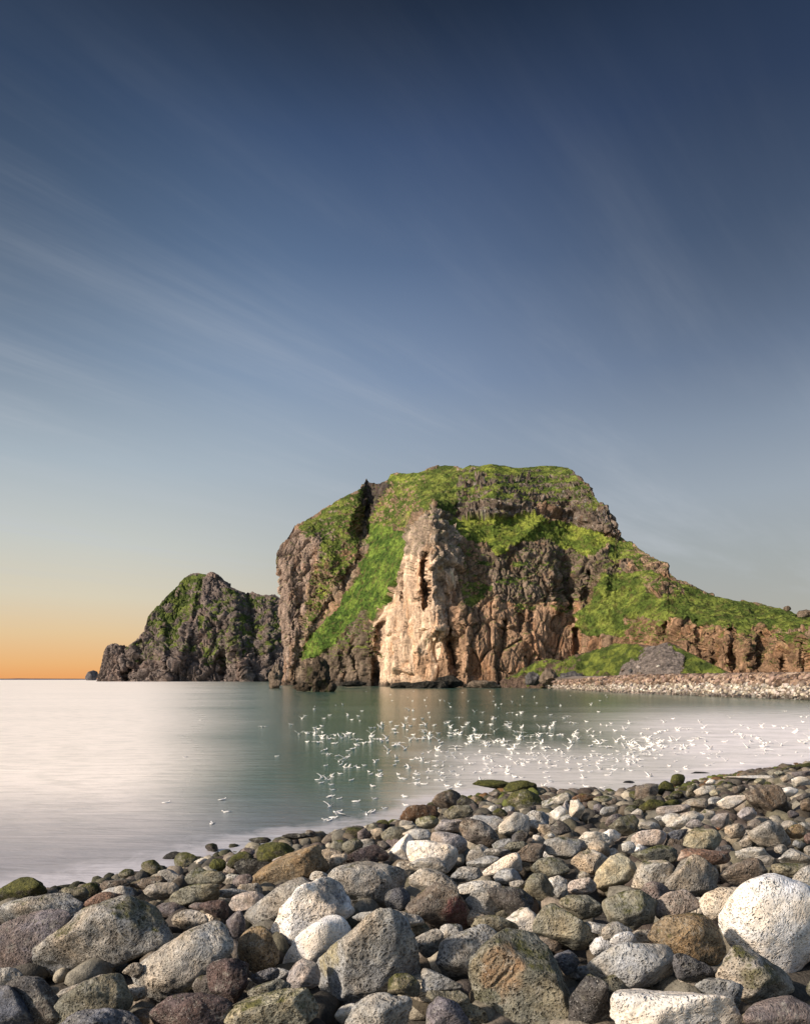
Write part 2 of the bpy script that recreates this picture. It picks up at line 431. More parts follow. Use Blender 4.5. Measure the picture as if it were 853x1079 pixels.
G1 = polys('''.97|440,300 520,300 630,345 612,420 580,500 520,610 470,700 350,800 220,880 130,890 170,830 240,740 330,640 400,530 440,400 440,370
.78|150,300 300,210 430,140 420,300 410,420 380,470 330,560 180,660 230,590 200,560 210,480 250,360 160,350
.85|180,650 230,600 300,570 350,540 320,590 250,640 190,690
.6|180,660 320,580 250,680 160,830 150,760
.8|550,90 600,75 690,75 760,45 830,40 840,320 760,230 720,195 650,260 640,330 560,310 440,290 500,200 540,140
.92|550,80 610,68 690,70 650,100 560,110
.9|660,220 760,170 740,190 690,250
.9|700,60 830,38 830,130 740,170 690,200
.42|330,770 440,680 480,760 500,880 430,850 360,880 260,860''', 280, 480, 4.15)
G2 = polys('''.60|0,50 110,70 250,40 480,45 600,90 690,170 740,220 690,240 600,215 440,205 240,215 60,225 0,230
.8|60,10 420,10 620,60 600,85 400,62 110,62
.95|0,40 60,35 100,70 100,180 60,240 0,240
.95|200,45 300,42 400,60 330,80 210,75
.72|130,150 300,150 420,190 380,215 240,190 120,180
.6|400,150 600,170 680,190 600,205 440,195
.95|30,290 200,280 440,268 560,300 700,325 765,370 700,440 600,420 480,368 340,390 270,420 200,400 120,360
.35|140,340 320,330 330,355 150,355
.8|330,460 400,460 390,490 330,490
.9|250,540 390,530 405,550 260,562
.8|95,550 240,560 230,620 160,670 110,640
.75|330,650 440,640 430,670 340,685
.75|490,650 590,650 590,680 500,685
.92|830,590 720,600 600,700 640,740 700,765 830,790
.75|760,350 830,370 900,430 900,520 830,440 740,440
.3|280,400 800,440 800,640 280,640
.35|100,380 270,430 200,540 100,530''', 460, 480, 4.15)
G3 = polys('''.95|-20,180 100,180 180,170 260,190 400,260 600,290 740,320 860,370 1000,350 1900,380 1900,420 853,420 640,400 600,430 540,410 460,395 380,400 340,370 250,375 90,380 60,440 -60,440 -140,400
.8|0,20 60,50 130,110 60,130 0,110
.5|130,180 300,200 330,280 160,270
.5|660,400 853,430 853,500 760,480 700,440
.5|60,370 250,370 250,470 60,470''', 640, 560, 4.005)
GRASS_MAIN = sorted([(float(w), p) for w, p in G1+G2+G3], key=lambda q: 0 if q[0] < .4 else 1)
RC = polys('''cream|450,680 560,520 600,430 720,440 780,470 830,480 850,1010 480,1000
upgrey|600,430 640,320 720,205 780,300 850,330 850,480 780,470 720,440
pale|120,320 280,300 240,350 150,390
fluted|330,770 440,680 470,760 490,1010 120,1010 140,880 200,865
path|430,300 450,360 425,430 395,500 330,590 250,690 190,790 150,840 180,760 230,680 320,560 380,470 405,400 405,320
darkrock|425,120 440,100 545,120 530,165 480,230 430,305 415,220
wall|30,420 150,300 300,210 320,320 260,450 210,480 180,600 160,850 60,1010''', 280, 480, 4.15) + polys('''cream|0,470 60,500 100,520 75,620 30,800 0,950
brownA|75,560 110,640 120,1010 -20,1010 -10,900 30,800
crown|0,50 110,70 250,40 480,40 600,80 690,150 740,200 790,260 780,340 700,330 560,300 440,270 200,280 50,290 0,250
rust|430,210 560,210 560,300 430,270
upgrey|0,260 60,340 100,440 60,500 0,470
dark2|200,430 340,395 480,370 620,430 640,640 300,640 220,560
brownA|250,640 600,640 700,800 600,1000 110,1010 110,700
dark2|550,420 830,420 830,600 720,600 620,640 540,640''', 460, 480, 4.15) + polys('''orange|60,380 340,370 460,400 640,400 853,450 1900,450 1900,640 -60,640''', 640, 560, 4.005)
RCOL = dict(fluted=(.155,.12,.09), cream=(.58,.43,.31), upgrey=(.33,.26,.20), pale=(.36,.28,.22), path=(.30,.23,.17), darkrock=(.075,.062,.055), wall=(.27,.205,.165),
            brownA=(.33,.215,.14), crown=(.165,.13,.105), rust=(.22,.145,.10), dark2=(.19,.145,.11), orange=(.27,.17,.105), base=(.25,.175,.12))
def paint_main(px, py, P, N):
    X, Y, Z = P[..., 0], P[..., 1], P[..., 2]
    w1 = fbm(X*.09, Y*.09, Z*.09, 4)*4.0; w2 = fbm(X*.09+40, Y*.09, Z*.09+9, 4)*4.0
    qx, qy = px+w1, py+w2
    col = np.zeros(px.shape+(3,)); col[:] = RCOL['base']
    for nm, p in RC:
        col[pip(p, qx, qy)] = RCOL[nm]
    _, _, hc_, _ = worley((X+1.5*noise3(X*.12, Y*.12, Z*.12))/4.6+7, Y/4.6, Z/12)
    col *= (.86+.28*OFFS[hc_])[..., None]
    n = fbm(X*.35, Y*.2, Z*.05, 4)+.5*fbm(X*1.1, Y*.6, Z*.12, 3); col *= (1+.42*n)[..., None]
    n2 = fbm(X*.06, Y*.06, Z*.03+5, 3); col *= (1+.3*n2)[..., None]*np.array([1+0, 1, 1])
    rust = sstep(.15, .6, fbm(X*.12+7, Y*.12, Z*.05, 4))
    col = col*(1-rust[..., None]*.4)+col*np.array([1.22, .88, .62])*rust[..., None]*.4
    crownm = (py < 565) & (px > 455)
    wd = sstep(.45, .7, fbm(X*.5, Y*.5, Z*.14+3, 3))*crownm
    col = col*(1-wd[..., None]*.6)+np.array([.42, .40, .38])*wd[..., None]*.6
    # dark sea-washed foot
    foot = sstep(4.5, 1.5, Z+2.0*fbm(X*.2, Y*.2, Z*.1, 3)); col = col*(1-foot[..., None]*.75)+np.array([.05, .045, .04])*foot[..., None]*.75
    g = np.zeros(px.shape)
    for w, p in GRASS_MAIN:
        m = pip(p, qx, qy); g[m] = np.maximum(g[m], w) if w > .6 else w
    g[pip(RC[4][1], qx, qy)] = .12
    nz = N[..., 2]
    gn = fbm(X*.22, Y*.22, Z*.35, 5)*.75
    gg = g+gn*np.where(g > .9, .28, .8)+(nz-.45)*np.where(g > .9, .05, .75)*(g > 0)
    bnd = ((px > 462) & (py < 545) & (px < 652) & (g > 0)); phb = (Z+2.5*noise3(X*.05, Y*.05, Z*.03))*.115
    gg = gg-np.where(bnd, .30*sstep(.45, .62, phb % 1.0)*sstep(1.0, .92, phb % 1.0)+.02, 0)
    grass = sstep(.42, .58, gg)*(g > 0)
    # loose tufts on ledges everywhere
    tuft = sstep(.75, .95, nz+.5*fbm(X*.3+3, Y*.3, Z*.5, 3))*(Z > 8)*.8
    isc = pip(RC[0][1], qx, qy) | pip(RC[7][1], qx, qy)
    grass = np.maximum(grass, tuft*(~isc))
    v = fbm(X*.10+11, Y*.10, Z*.14, 5); h = fbm(X*.8, Y*.8, Z*.8, 3)
    gc = np.array([.076, .112, .023])[None, None]*(1+.5*h)[..., None]
    k = sstep(-.25, .45, v)[..., None]
    gc = gc*(1-k)+np.array([.185, .225, .046])*(1+.35*h)[..., None]*k
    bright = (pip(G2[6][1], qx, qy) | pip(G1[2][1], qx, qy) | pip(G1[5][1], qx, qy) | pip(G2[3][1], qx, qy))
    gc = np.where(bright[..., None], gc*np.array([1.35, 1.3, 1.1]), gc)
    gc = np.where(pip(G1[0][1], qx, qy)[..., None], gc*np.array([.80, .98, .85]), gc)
    clump = sstep(.05, .45, fbm(X*.45+21, Y*.45, Z*.45, 4))[..., None]*.5; gc = gc*(1-clump)
    dry = sstep(.2, .6, fbm(X*.3+31, Y*.3, Z*.3, 4))[..., None]*.5
    gc = gc*(1-dry)+np.array([.12, .095, .04])*dry
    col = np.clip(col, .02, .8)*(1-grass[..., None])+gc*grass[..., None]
    return np.clip(col, .012, .8), grass
def disp_main(px, py, P, N, g, T):
    X, Y, Z = P[..., 0], P[..., 1], P[..., 2]
    r = 1-g
    wx = X+5*noise3(X*.04, Y*.04, Z*.04); wy = Y+5*noise3(X*.04+9, Y*.04, Z*.04)
    a = fbm(wx*.045, wy*.045, Z*.018, 3)*2.0
    w2 = 1.5*noise3(X*.12, Y*.12, Z*.12)
    d1, c1, h1 = facets((wx+w2)/13, (wy+w2)/13, Z/30+.15*w2, .06)
    d2, c2, h2 = facets((X+w2)/4.6+7, (Y+w2)/4.6, Z/12, .10)
    d3, c3, h3 = facets(X/1.9, Y/1.9+3, Z/3.6, .14)
    cr = ((px > 455) & (py < 565) & (px < 652))
    qx, qy = px+fbm(X*.09, Y*.09, Z*.09, 4)*4.0, py+fbm(X*.09+40, Y*.09, Z*.09+9, 4)*4.0
    smooth = np.where(pip(RC[0][1], qx, qy) | pip(RC[7][1], qx, qy), .62, np.where((px > 470) & (px < 630) & (py > 638), .6, 1.0))
    rough = fbm(X*.14, Y*.14, Z*.16, 5)*.6+ridged(wx*.5, wy*.5, Z*.05, 3)*.28
    ph = (Z+2.5*noise3(X*.05, Y*.05, Z*.03))*.115
    stp = (ph % 1.0); st = np.where(cr, (sstep(0, .25, stp)-stp)*4.2, 0)
    d = r*(a+d1*3.4-c1*2.4+smooth*(d2*1.5-c2*.9)+smooth*(d3*.5-c3*.3)+rough*smooth+st)+g*(fbm(X*.12, Y*.12, Z*.12, 4)*1.5+fbm(X*.5, Y*.5, Z*.5, 3)*.55)
    top = sstep(1.0, .93, np.minimum(T, 2-T))          # keep the outline calmer
    return d*(.30+.70*top)
u_in = np.linspace(298, 868, 960); u_out = np.linspace(872, 1150, 70)
t_rows = np.linspace(0, 1, 430)
def dx_main(U, t):
    return -7.0*np.clip(1-(U-298)/26, 0, 1)*np.clip(t, 0, 1)**2.2
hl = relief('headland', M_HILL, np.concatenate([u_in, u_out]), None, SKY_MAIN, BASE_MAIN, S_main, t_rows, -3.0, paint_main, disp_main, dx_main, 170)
tag(hl, 'steep green topped headland with a pale cream buttress falling to the bay', 'headland', kind='structure')

# ---- far headland on the left
z4 = lambda pts: [(80+x/3.709, 590+y/3.709) for x, y in pts]
SKY_FAR = z4([(88,470),(93,430),(100,400),(113,355),(125,335),(150,323),(170,335),(185,352),(188,372),(194,372),(197,345),(210,335),(225,322),(250,308),(270,293),(274,250),(282,218),(300,200),(330,170),(350,145),(380,118),(405,90),(430,66),
   (450,55),(470,50),(490,55),(510,60),(522,52),(535,50),(552,60),(570,75),(600,103),(640,122),(665,132),(672,126),(690,124),(720,140),(760,142),(800,149),(900,152),(1000,170)])
BASE_FAR = [(100,1400),(130,1340),(200,1330),(310,1300),(350,1290)]
SF = tps([(100,718,0),(150,718,0),(200,718,0),(250,718,0),(300,718,0),(350,718,0),(104,700,10),(115,682,40),(135,700,30),(150,680,60),(156,655,110),(170,640,120),(170,690,25),
   (190,610,220),(190,650,110),(205,604,260),(205,640,120),(212,690,25),(224,605,230),(224,632,140),(228,640,90),(240,660,60),(250,625,190),(260,650,100),(275,626,210),(275,690,20),(300,630,190),(300,700,10),(350,640,180)], .002)
def S_far(px, py):
    s = SF(px, py)
    for line, a, w in [([(131,684),(134,718)], 90, 3), ([(208,610),(200,660),(186,700)], -45, 6), ([(222,607),(216,632)], -30, 5), ([(248,625),(245,680),(262,715)], -45, 6),
                       ([(262,625),(270,690)], 40, 4), ([(232,640),(236,716)], 35, 5), ([(170,660),(176,716)], -35, 5), ([(285,630),(280,716)], -30, 5), ([(150,670),(146,716)], 40, 5)]:
        s = s+.55*a*np.exp(-(seg_dist(line, px+2.5*noise3(px*.15, py*.15, px*0), py)/w))
    return s
GF = [(float(w), p) for w, p in polys('''.74|280,220 330,170 380,118 430,66 490,55 510,60 490,130 470,200 430,240 400,330 340,330 320,260 300,300 280,260
.5|340,330 400,330 460,300 480,360 360,370
.6|700,160 790,200 790,300 700,250
.42|470,180 640,130 800,160 800,350 640,400 500,420
.35|200,340 280,300 350,340 340,400 230,400
.5|560,110 640,130 620,160 560,130''', 80, 590, 3.709)]
def paint_far(px, py, P, N):
    X, Y, Z = P[..., 0]/3.4, P[..., 1]/3.4, P[..., 2]/3.4
    w1 = fbm(X*.09, Y*.09, Z*.09, 4)*2.5; qx, qy = px+w1, py+fbm(X*.09+40, Y*.09, Z*.09, 4)*2.5
    col = np.zeros(px.shape+(3,)); col[:] = (.165, .135, .12)
    n = fbm(X*.3, Y*.3, Z*.1, 4); col *= (1+.5*n)[..., None]
    pk = sstep(.1, .5, fbm(X*.1+9, Y*.1, Z*.06, 3))[..., None]; col = col*(1-pk*.5)+np.array([.24, .17, .14])*pk*.5
    g = np.zeros(px.shape)
    for w, p in GF:
        m = pip(p, qx, qy); g[m] = w
    gg = g+fbm(X*.2, Y*.2, Z*.2, 5)*.8+(N[..., 2]-.4)*.5*(g > 0)
    grass = sstep(.42, .6, gg)*(g > 0)
    v = sstep(-.2, .5, fbm(X*.12, Y*.12, Z*.12, 4))[..., None]
    gc = np.array([.065, .09, .022])*(1-v)+np.array([.14, .17, .04])*v
    col = np.clip(col, .015, .6)*(1-grass[..., None])+gc*grass[..., None]
    return col, grass
def disp_far(px, py, P, N, g, T):
    X, Y, Z = P[..., 0]/3.4, P[..., 1]/3.4, P[..., 2]/3.4
    n1 = noise3(X*.10+3, Y*.10, Z*.04); n2 = noise3(X*.26, Y*.26+5, Z*.12); n3 = noise3(X*.09, Y*.05, Z*.2)
    crack = np.exp(-(n1/.05)**2)*2.4+np.exp(-(n2/.06)**2)*1.1+np.exp(-(n3/.04)**2)*1.3
    e1, k1, _ = facets(X/14, Y/14, Z/20, .07); e2, k2, _ = facets(X/5+3, Y/5, Z/8, .1)
    d = (e1*2.6-k1*1.6+e2*1.0-k2*.6+fbm(X*.07, Y*.07, Z*.05, 5)*2.2+ridged(X*.16, Y*.16, Z*.05, 3)*1.0+np.abs(fbm(X*.4, Y*.4, Z*.4, 4))*1.3-crack)*(1-.4*g)
    return 3.2*d*(.22+.78*sstep(1.0, .92, np.minimum(T, 2-T)))
fh = relief('far_headland', M_FARHILL, np.linspace(104, 350, 470), None, SKY_FAR, BASE_FAR, S_far, np.linspace(0, 1, 230), -6.0, paint_far, disp_far, None, 500)
tag(fh, 'dark far headland with a green shoulder behind the bay', 'headland', kind='structure')

# ---- grassy mound with grey scree at the foot of the cliff
SKY_MD = [(530,717),(542,712),(556,702),(570,696),(580,694),(592,697),(600,692),(612,689),(625,686),(640,681),(650,678),(672,679),(690,681),(697,678),(704,677),(712,680),(720,685),(735,692),(748,699),(762,706),(776,713)]
BASE_MD = [(530,337),(600,300),(700,236),(776,212)]
SMD = tps([(530,722,0),(600,722,0),(650,722,0),(700,722,0),(776,722,0),(570,697,16),(600,692,20),(650,678,30),(700,677,32),(745,698,22),(650,700,12),(700,700,13),(600,706,7),(776,713,12)], .001)
MDP = polys('''scree|150,490 240,465 320,540 315,620 40,620 60,560 120,545
green|-20,495 60,470 130,480 150,490 110,560 40,590 0,600 -120,600 -120,540
green|230,470 340,500 430,550 560,625 318,625 322,540''', 640, 560, 4.005)
def paint_md(px, py, P, N):
    X, Y, Z = P[..., 0], P[..., 1], P[..., 2]
    qx = px+fbm(X*.2, Y*.2, Z*.2, 4)*4; qy = py+fbm(X*.2+9, Y*.2, Z*.2, 4)*3
    col = np.zeros(px.shape+(3,)); col[:] = (.12, .085, .065)
    sc_ = pip(MDP[0][1], qx, qy); col[sc_] = (.175, .15, .135)
    col *= (1+.5*fbm(X*.7, Y*.7, Z*.7, 4))[..., None]
    g = np.where(px < 655, .62, .0); g = np.where(pip(MDP[1][1], qx, qy) | pip(MDP[2][1], qx, qy), .95, g); g = np.where(sc_, .12, g)
    g = g-.4*sstep(6, 3, Z)*(px < 640)
    grass = sstep(.42, .58, g+fbm(X*.25, Y*.25, Z*.3, 5)*.45)
    v = sstep(-.3, .4, fbm(X*.2, Y*.2, Z*.2, 5))[..., None]
    gc = np.array([.06, .085, .02])*(1-v)+np.array([.15, .18, .036])*v
    return np.clip(col, .02, .5)*(1-grass[..., None])+gc*grass[..., None], grass
def disp_md(px, py, P, N, g, T):
    X, Y, Z = P[..., 0], P[..., 1], P[..., 2]
    d = fbm(X*.15, Y*.15, Z*.15, 4)*1.6*g+(ridged(X*.3, Y*.3, Z*.25, 3)*1.0)*(1-g)*np.where(px < 650, 1.3, .3)+fbm(X*.9, Y*.9, Z*.9, 3)*.35
    return d*(.3+.7*sstep(1.0, .85, np.minimum(T, 2-T)))
md = relief('grassy_mound', M_HILL, np.linspace(530, 776, 420), None, SKY_MD, BASE_MD, lambda a, b: np.maximum(SMD(a, b), -4), np.linspace(0, 1, 90), -2.0, paint_md, disp_md, None, 30)
tag(md, 'low green mound with grey scree at the foot of the brown cliffs', 'mound', kind='structure')

# ---- far pebble beach
FB = [(520,352),(545,345),(560,336),(600,262),(650,205),(700,180),(750,160),(800,146),(853,131),(950,112),(1100,92),(1300,76),(1600,70)]
def far_beach():
    u = np.linspace(520, 1600, 260)
    d0 = np.interp(u, [p[0] for p in FB], [p[1] for p in FB])
    ztop = np.interp(u, [520, 560, 600, 650, 700, 853, 1600], [.6, 1.6, 3.0, 4.2, 4.9, 4.9, 4.5])
    prof = [(-.12, -1.2), (0, 0), (.25, .32), (.5, .6), (.8, .92), (1, 1.0), (1.6, 1.03), (3, 1.06), (8, 1.1)]
    rows = []
    for k, zf in prof:
        D = d0+k*np.interp(u, [520, 600, 853, 1600], [8, 22, 17, 14])
        rows.append(np.stack([(u-CX)/F*d0+(k*.0), D, ztop*zf if zf > 0 else np.full_like(u, zf*1.5)], -1))
    P = np.array(rows)
    me = mesh_np('far_beach', P.reshape(-1, 3), grid_faces(*P.shape[:2]))
    m = simple_mat('beach_gravel', (.20, .165, .14), .9, .5, .8, .3)
    tag(link('far_beach', me, m), 'low bank of beach pebbles across the bay', 'beach', kind='structure')
    return P
FBP = far_beach()

# ------------------------------------------------------------------ near shore terrain
SH = [(-400,1010),(-200,955),(-60,940),(0,935),(60,928),(110,917),(170,908),(230,888),(290,880),(380,868),(425,856),(450,842),(500,836),(540,832),(600,838),(650,838),(700,824),(760,815),(853,802),(950,795),(1200,783)]
SHW = []
for px, py in SH:
    D = F*CAMZ/(py-HY); SHW.append(((px-CX)/F*D, D))
SHW = np.array([(-60, 2)]+SHW+[(75, 50), (140, 60)])
def shore_dist(X, Y):
    d = np.full(X.shape, 1e9)
    for (x0, y0), (x1, y1) in zip(SHW[:-1], SHW[1:]):
        L = (x1-x0)**2+(y1-y0)**2
        t = np.clip(((X-x0)*(x1-x0)+(Y-y0)*(y1-y0))/L, 0, 1)
        d = np.minimum(d, np.hypot(X-x0-t*(x1-x0), Y-y0-t*(y1-y0)))
    ys = np.interp(X, SHW[:, 0], SHW[:, 1])
    return np.where(Y < ys, d, -d)
def Bz(X, Y):
    d = shore_dist(X, Y)
    return np.where(d > 0, 2.35*(1-np.exp(-d*.115)), d*.22)
def ground():
    xs = np.concatenate([np.linspace(-70, -20, 26), np.linspace(-19, 36, 221), np.linspace(38, 150, 40)]); ys = np.linspace(-30, 62, 260)
    X, Y = np.meshgrid(xs, ys)
    Z = Bz(X, Y)-.30+fbm(X*1.3, Y*1.3, X*0, 3)*.07
    me = mesh_np('shore_ground', np.stack([X, Y, Z], -1).reshape(-1, 3), grid_faces(*X.shape))
    m = simple_mat('dark_shingle', (.07, .062, .052), .9, .5, 22, .03)
    tag(link('shore_ground', me, m), 'dark shingle beneath the boulders of the near shore', 'ground', kind='structure')
ground()
def hit(px, py, raise_=.10):
    """point where the line of sight through a photo position meets the boulder bank"""
    d = np.linspace(2.2, 60, 2400)
    X = (px-CX)/F*d; Z = CAMZ+(HY-py)/F*d
    s = Z-(np.maximum(Bz(X, d), -.12)+raise_)
    i = int(np.argmax(s < 0))
    if not (s < 0).any(): i = len(d)-1
    return X[i], d[i], Z[i]

# ------------------------------------------------------------------ sea
def sea():
    xs = np.concatenate([[-30000, -3000, -400, -120, -60], np.linspace(-30, 60, 361), [75, 120, 400, 3000, 30000]]); ys = np.concatenate([[-400, -60], np.linspace(-5, 62, 269), [80, 150, 500, 4000, 45000]])
    XX, YY = np.meshgrid(xs, ys); sd_ = -shore_dist(XX, YY)
    c_ = np.repeat(np.clip(1-sd_/3.0, 0, 1).reshape(-1, 1), 3, 1)
    me = mesh_np('sea', np.stack([XX, YY, XX*0], -1).reshape(-1, 3), grid_faces(*XX.shape), True, c_)
    m, t, bs = new_mat('silky_sea_water')
    tc = t.node('ShaderNodeTexCoord'); p = tc.outputs['Object']
    sx = t.node('ShaderNodeSeparateXYZ'); t.put(sx.inputs[0], p); X, Y, _ = sx.outputs
    mp = t.node('ShaderNodeMapping'); t.put(mp.inputs[0], p); mp.inputs['Scale'].default_value = (.35, 1, 1); mp.inputs['Rotation'].default_value = (0, 0, R(-12))
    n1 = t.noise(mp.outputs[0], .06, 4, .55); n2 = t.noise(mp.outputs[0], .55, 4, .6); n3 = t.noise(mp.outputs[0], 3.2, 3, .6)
    # sky glare painted into base colour: alone at left, with foam at right
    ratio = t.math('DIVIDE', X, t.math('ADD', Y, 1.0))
    glare_left = t.mapr(t.math('ADD', ratio, t.math('MULTIPLY', t.math('SUBTRACT', n1, .5), .16)), -.17, -.40, 0, 1, True)
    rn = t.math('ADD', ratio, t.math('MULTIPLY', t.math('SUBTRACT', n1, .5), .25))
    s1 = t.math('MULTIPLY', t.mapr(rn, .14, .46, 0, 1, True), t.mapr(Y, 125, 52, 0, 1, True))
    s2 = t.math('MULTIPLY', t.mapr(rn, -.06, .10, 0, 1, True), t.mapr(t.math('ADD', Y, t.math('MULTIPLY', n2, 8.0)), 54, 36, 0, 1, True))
    surf = t.math('MULTIPLY', t.math('MAXIMUM', s1, t.math('MULTIPLY', s2, .75)), t.mapr(n2, .25, .6, .75, 1))  # right side: painted sky glare mixed with foam
    glare_foam = t.math('MAXIMUM', t.math('MULTIPLY', glare_left, t.mapr(n1, .3, .6, .9, 1)), t.math('MULTIPLY', surf, .96))
    glare_foam = t.math('MULTIPLY', glare_foam, t.mapr(t.noise(mp.outputs[0], 1.6, 6, .7, .3), .34, .56, .80, 1.0, True))
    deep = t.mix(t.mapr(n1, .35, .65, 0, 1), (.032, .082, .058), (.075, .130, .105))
    pale = t.mix(surf, (.98, .90, .83), (.95, .89, .89))  # painted sky glare colour; surf is the right side, glare mixed with foam
    vc = t.node('ShaderNodeVertexColor'); vc.layer_name = 'Col'
    wash = t.mapr(t.math('ADD', t.sepz(vc.outputs['Color']), t.math('MULTIPLY', t.math('SUBTRACT', t.noise(p, 1.1, 5, .65, .6), .5), .9)), .62, 1.05, 0, .7, True)
    near = t.math('MULTIPLY', t.mapr(t.math('ADD', Y, t.math('MULTIPLY', n2, 4.0)), 31, 15, 0, 1, True), t.mapr(ratio, .05, -.1, 0, 1, True))
    base = t.mix(glare_foam, deep, pale)
    base = t.mix(t.math('MULTIPLY', near, .82), base, (.185, .195, .24))
    base = t.mix(wash, base, (.62, .60, .64))
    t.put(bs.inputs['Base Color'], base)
    t.put(bs.inputs['Roughness'], t.mapr(glare_foam, 0, 1, .17, .36)); t.put(bs.inputs['IOR'], t.mapr(glare_foam, 0, 1, 1.33, 1.16))
    t.put(bs.inputs['Specular IOR Level'], t.mapr(glare_foam, 0, 1, .5, .28))
    fl = t.node('ShaderNodeMapping'); t.put(fl.inputs[0], p); fl.inputs['Scale'].default_value = (.16, 1, 1); fl.inputs['Rotation'].default_value = (0, 0, R(-9))
    n4 = t.noise(fl.outputs[0], 1.5, 6, .65, .4)
    h = t.math('ADD', t.math('ADD', t.math('MULTIPLY', n2, .10), t.math('MULTIPLY', n3, .022)), t.math('MULTIPLY', n4, .15))
    t.put(bs.inputs['Normal'], t.bump(h, .6, 1.0))
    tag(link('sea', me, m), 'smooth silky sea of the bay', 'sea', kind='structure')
sea()
def distant_shore():
    v = []
    xs = np.linspace(-12500, -3800, 80)
    h = 14+10*np.abs(fbm(xs*.0011, xs*0, xs*0+3, 4)); h[-6:] *= np.linspace(1, .1, 6)
    rows = [np.stack([xs, np.full_like(xs, 9000.), xs*0-2], -1), np.stack([xs, np.full_like(xs, 9060.), h], -1), np.stack([xs, np.full_like(xs, 9400.), h*.9], -1), np.stack([xs, np.full_like(xs, 9500.), xs*0-2], -1)]
    P = np.array(rows)
    me = mesh_np('distant_shore', P.reshape(-1, 3), grid_faces(*P.shape[:2]))
    tag(link('distant_shore', me, simple_mat('distant_land', (.10, .085, .10), .9, .2, .002)), 'thin low land on the horizon', 'land', kind='structure')
distant_shore()
# ------------------------------------------------------------------ boulders
PAL = dict(white=(.80,.755,.68), pale=(.56,.53,.46), grey=(.37,.365,.34), towr=(.075,.058,.042), islet=(.10,.095,.10), dark=(.105,.10,.10), purple=(.18,.15,.155), maroon=(.12,.080,.078),
           brown=(.185,.145,.11), golden=(.33,.225,.105), tan=(.42,.365,.285), olive=(.21,.20,.14), mossy=(.07,.065,.035), green=(.06,.08,.02),
           yellow=(.38,.345,.225), red=(.22,.125,.085), blue=(.125,.135,.165), pink=(.44,.38,.345), wet=(.035,.033,.028), rust=(.15,.075,.03))
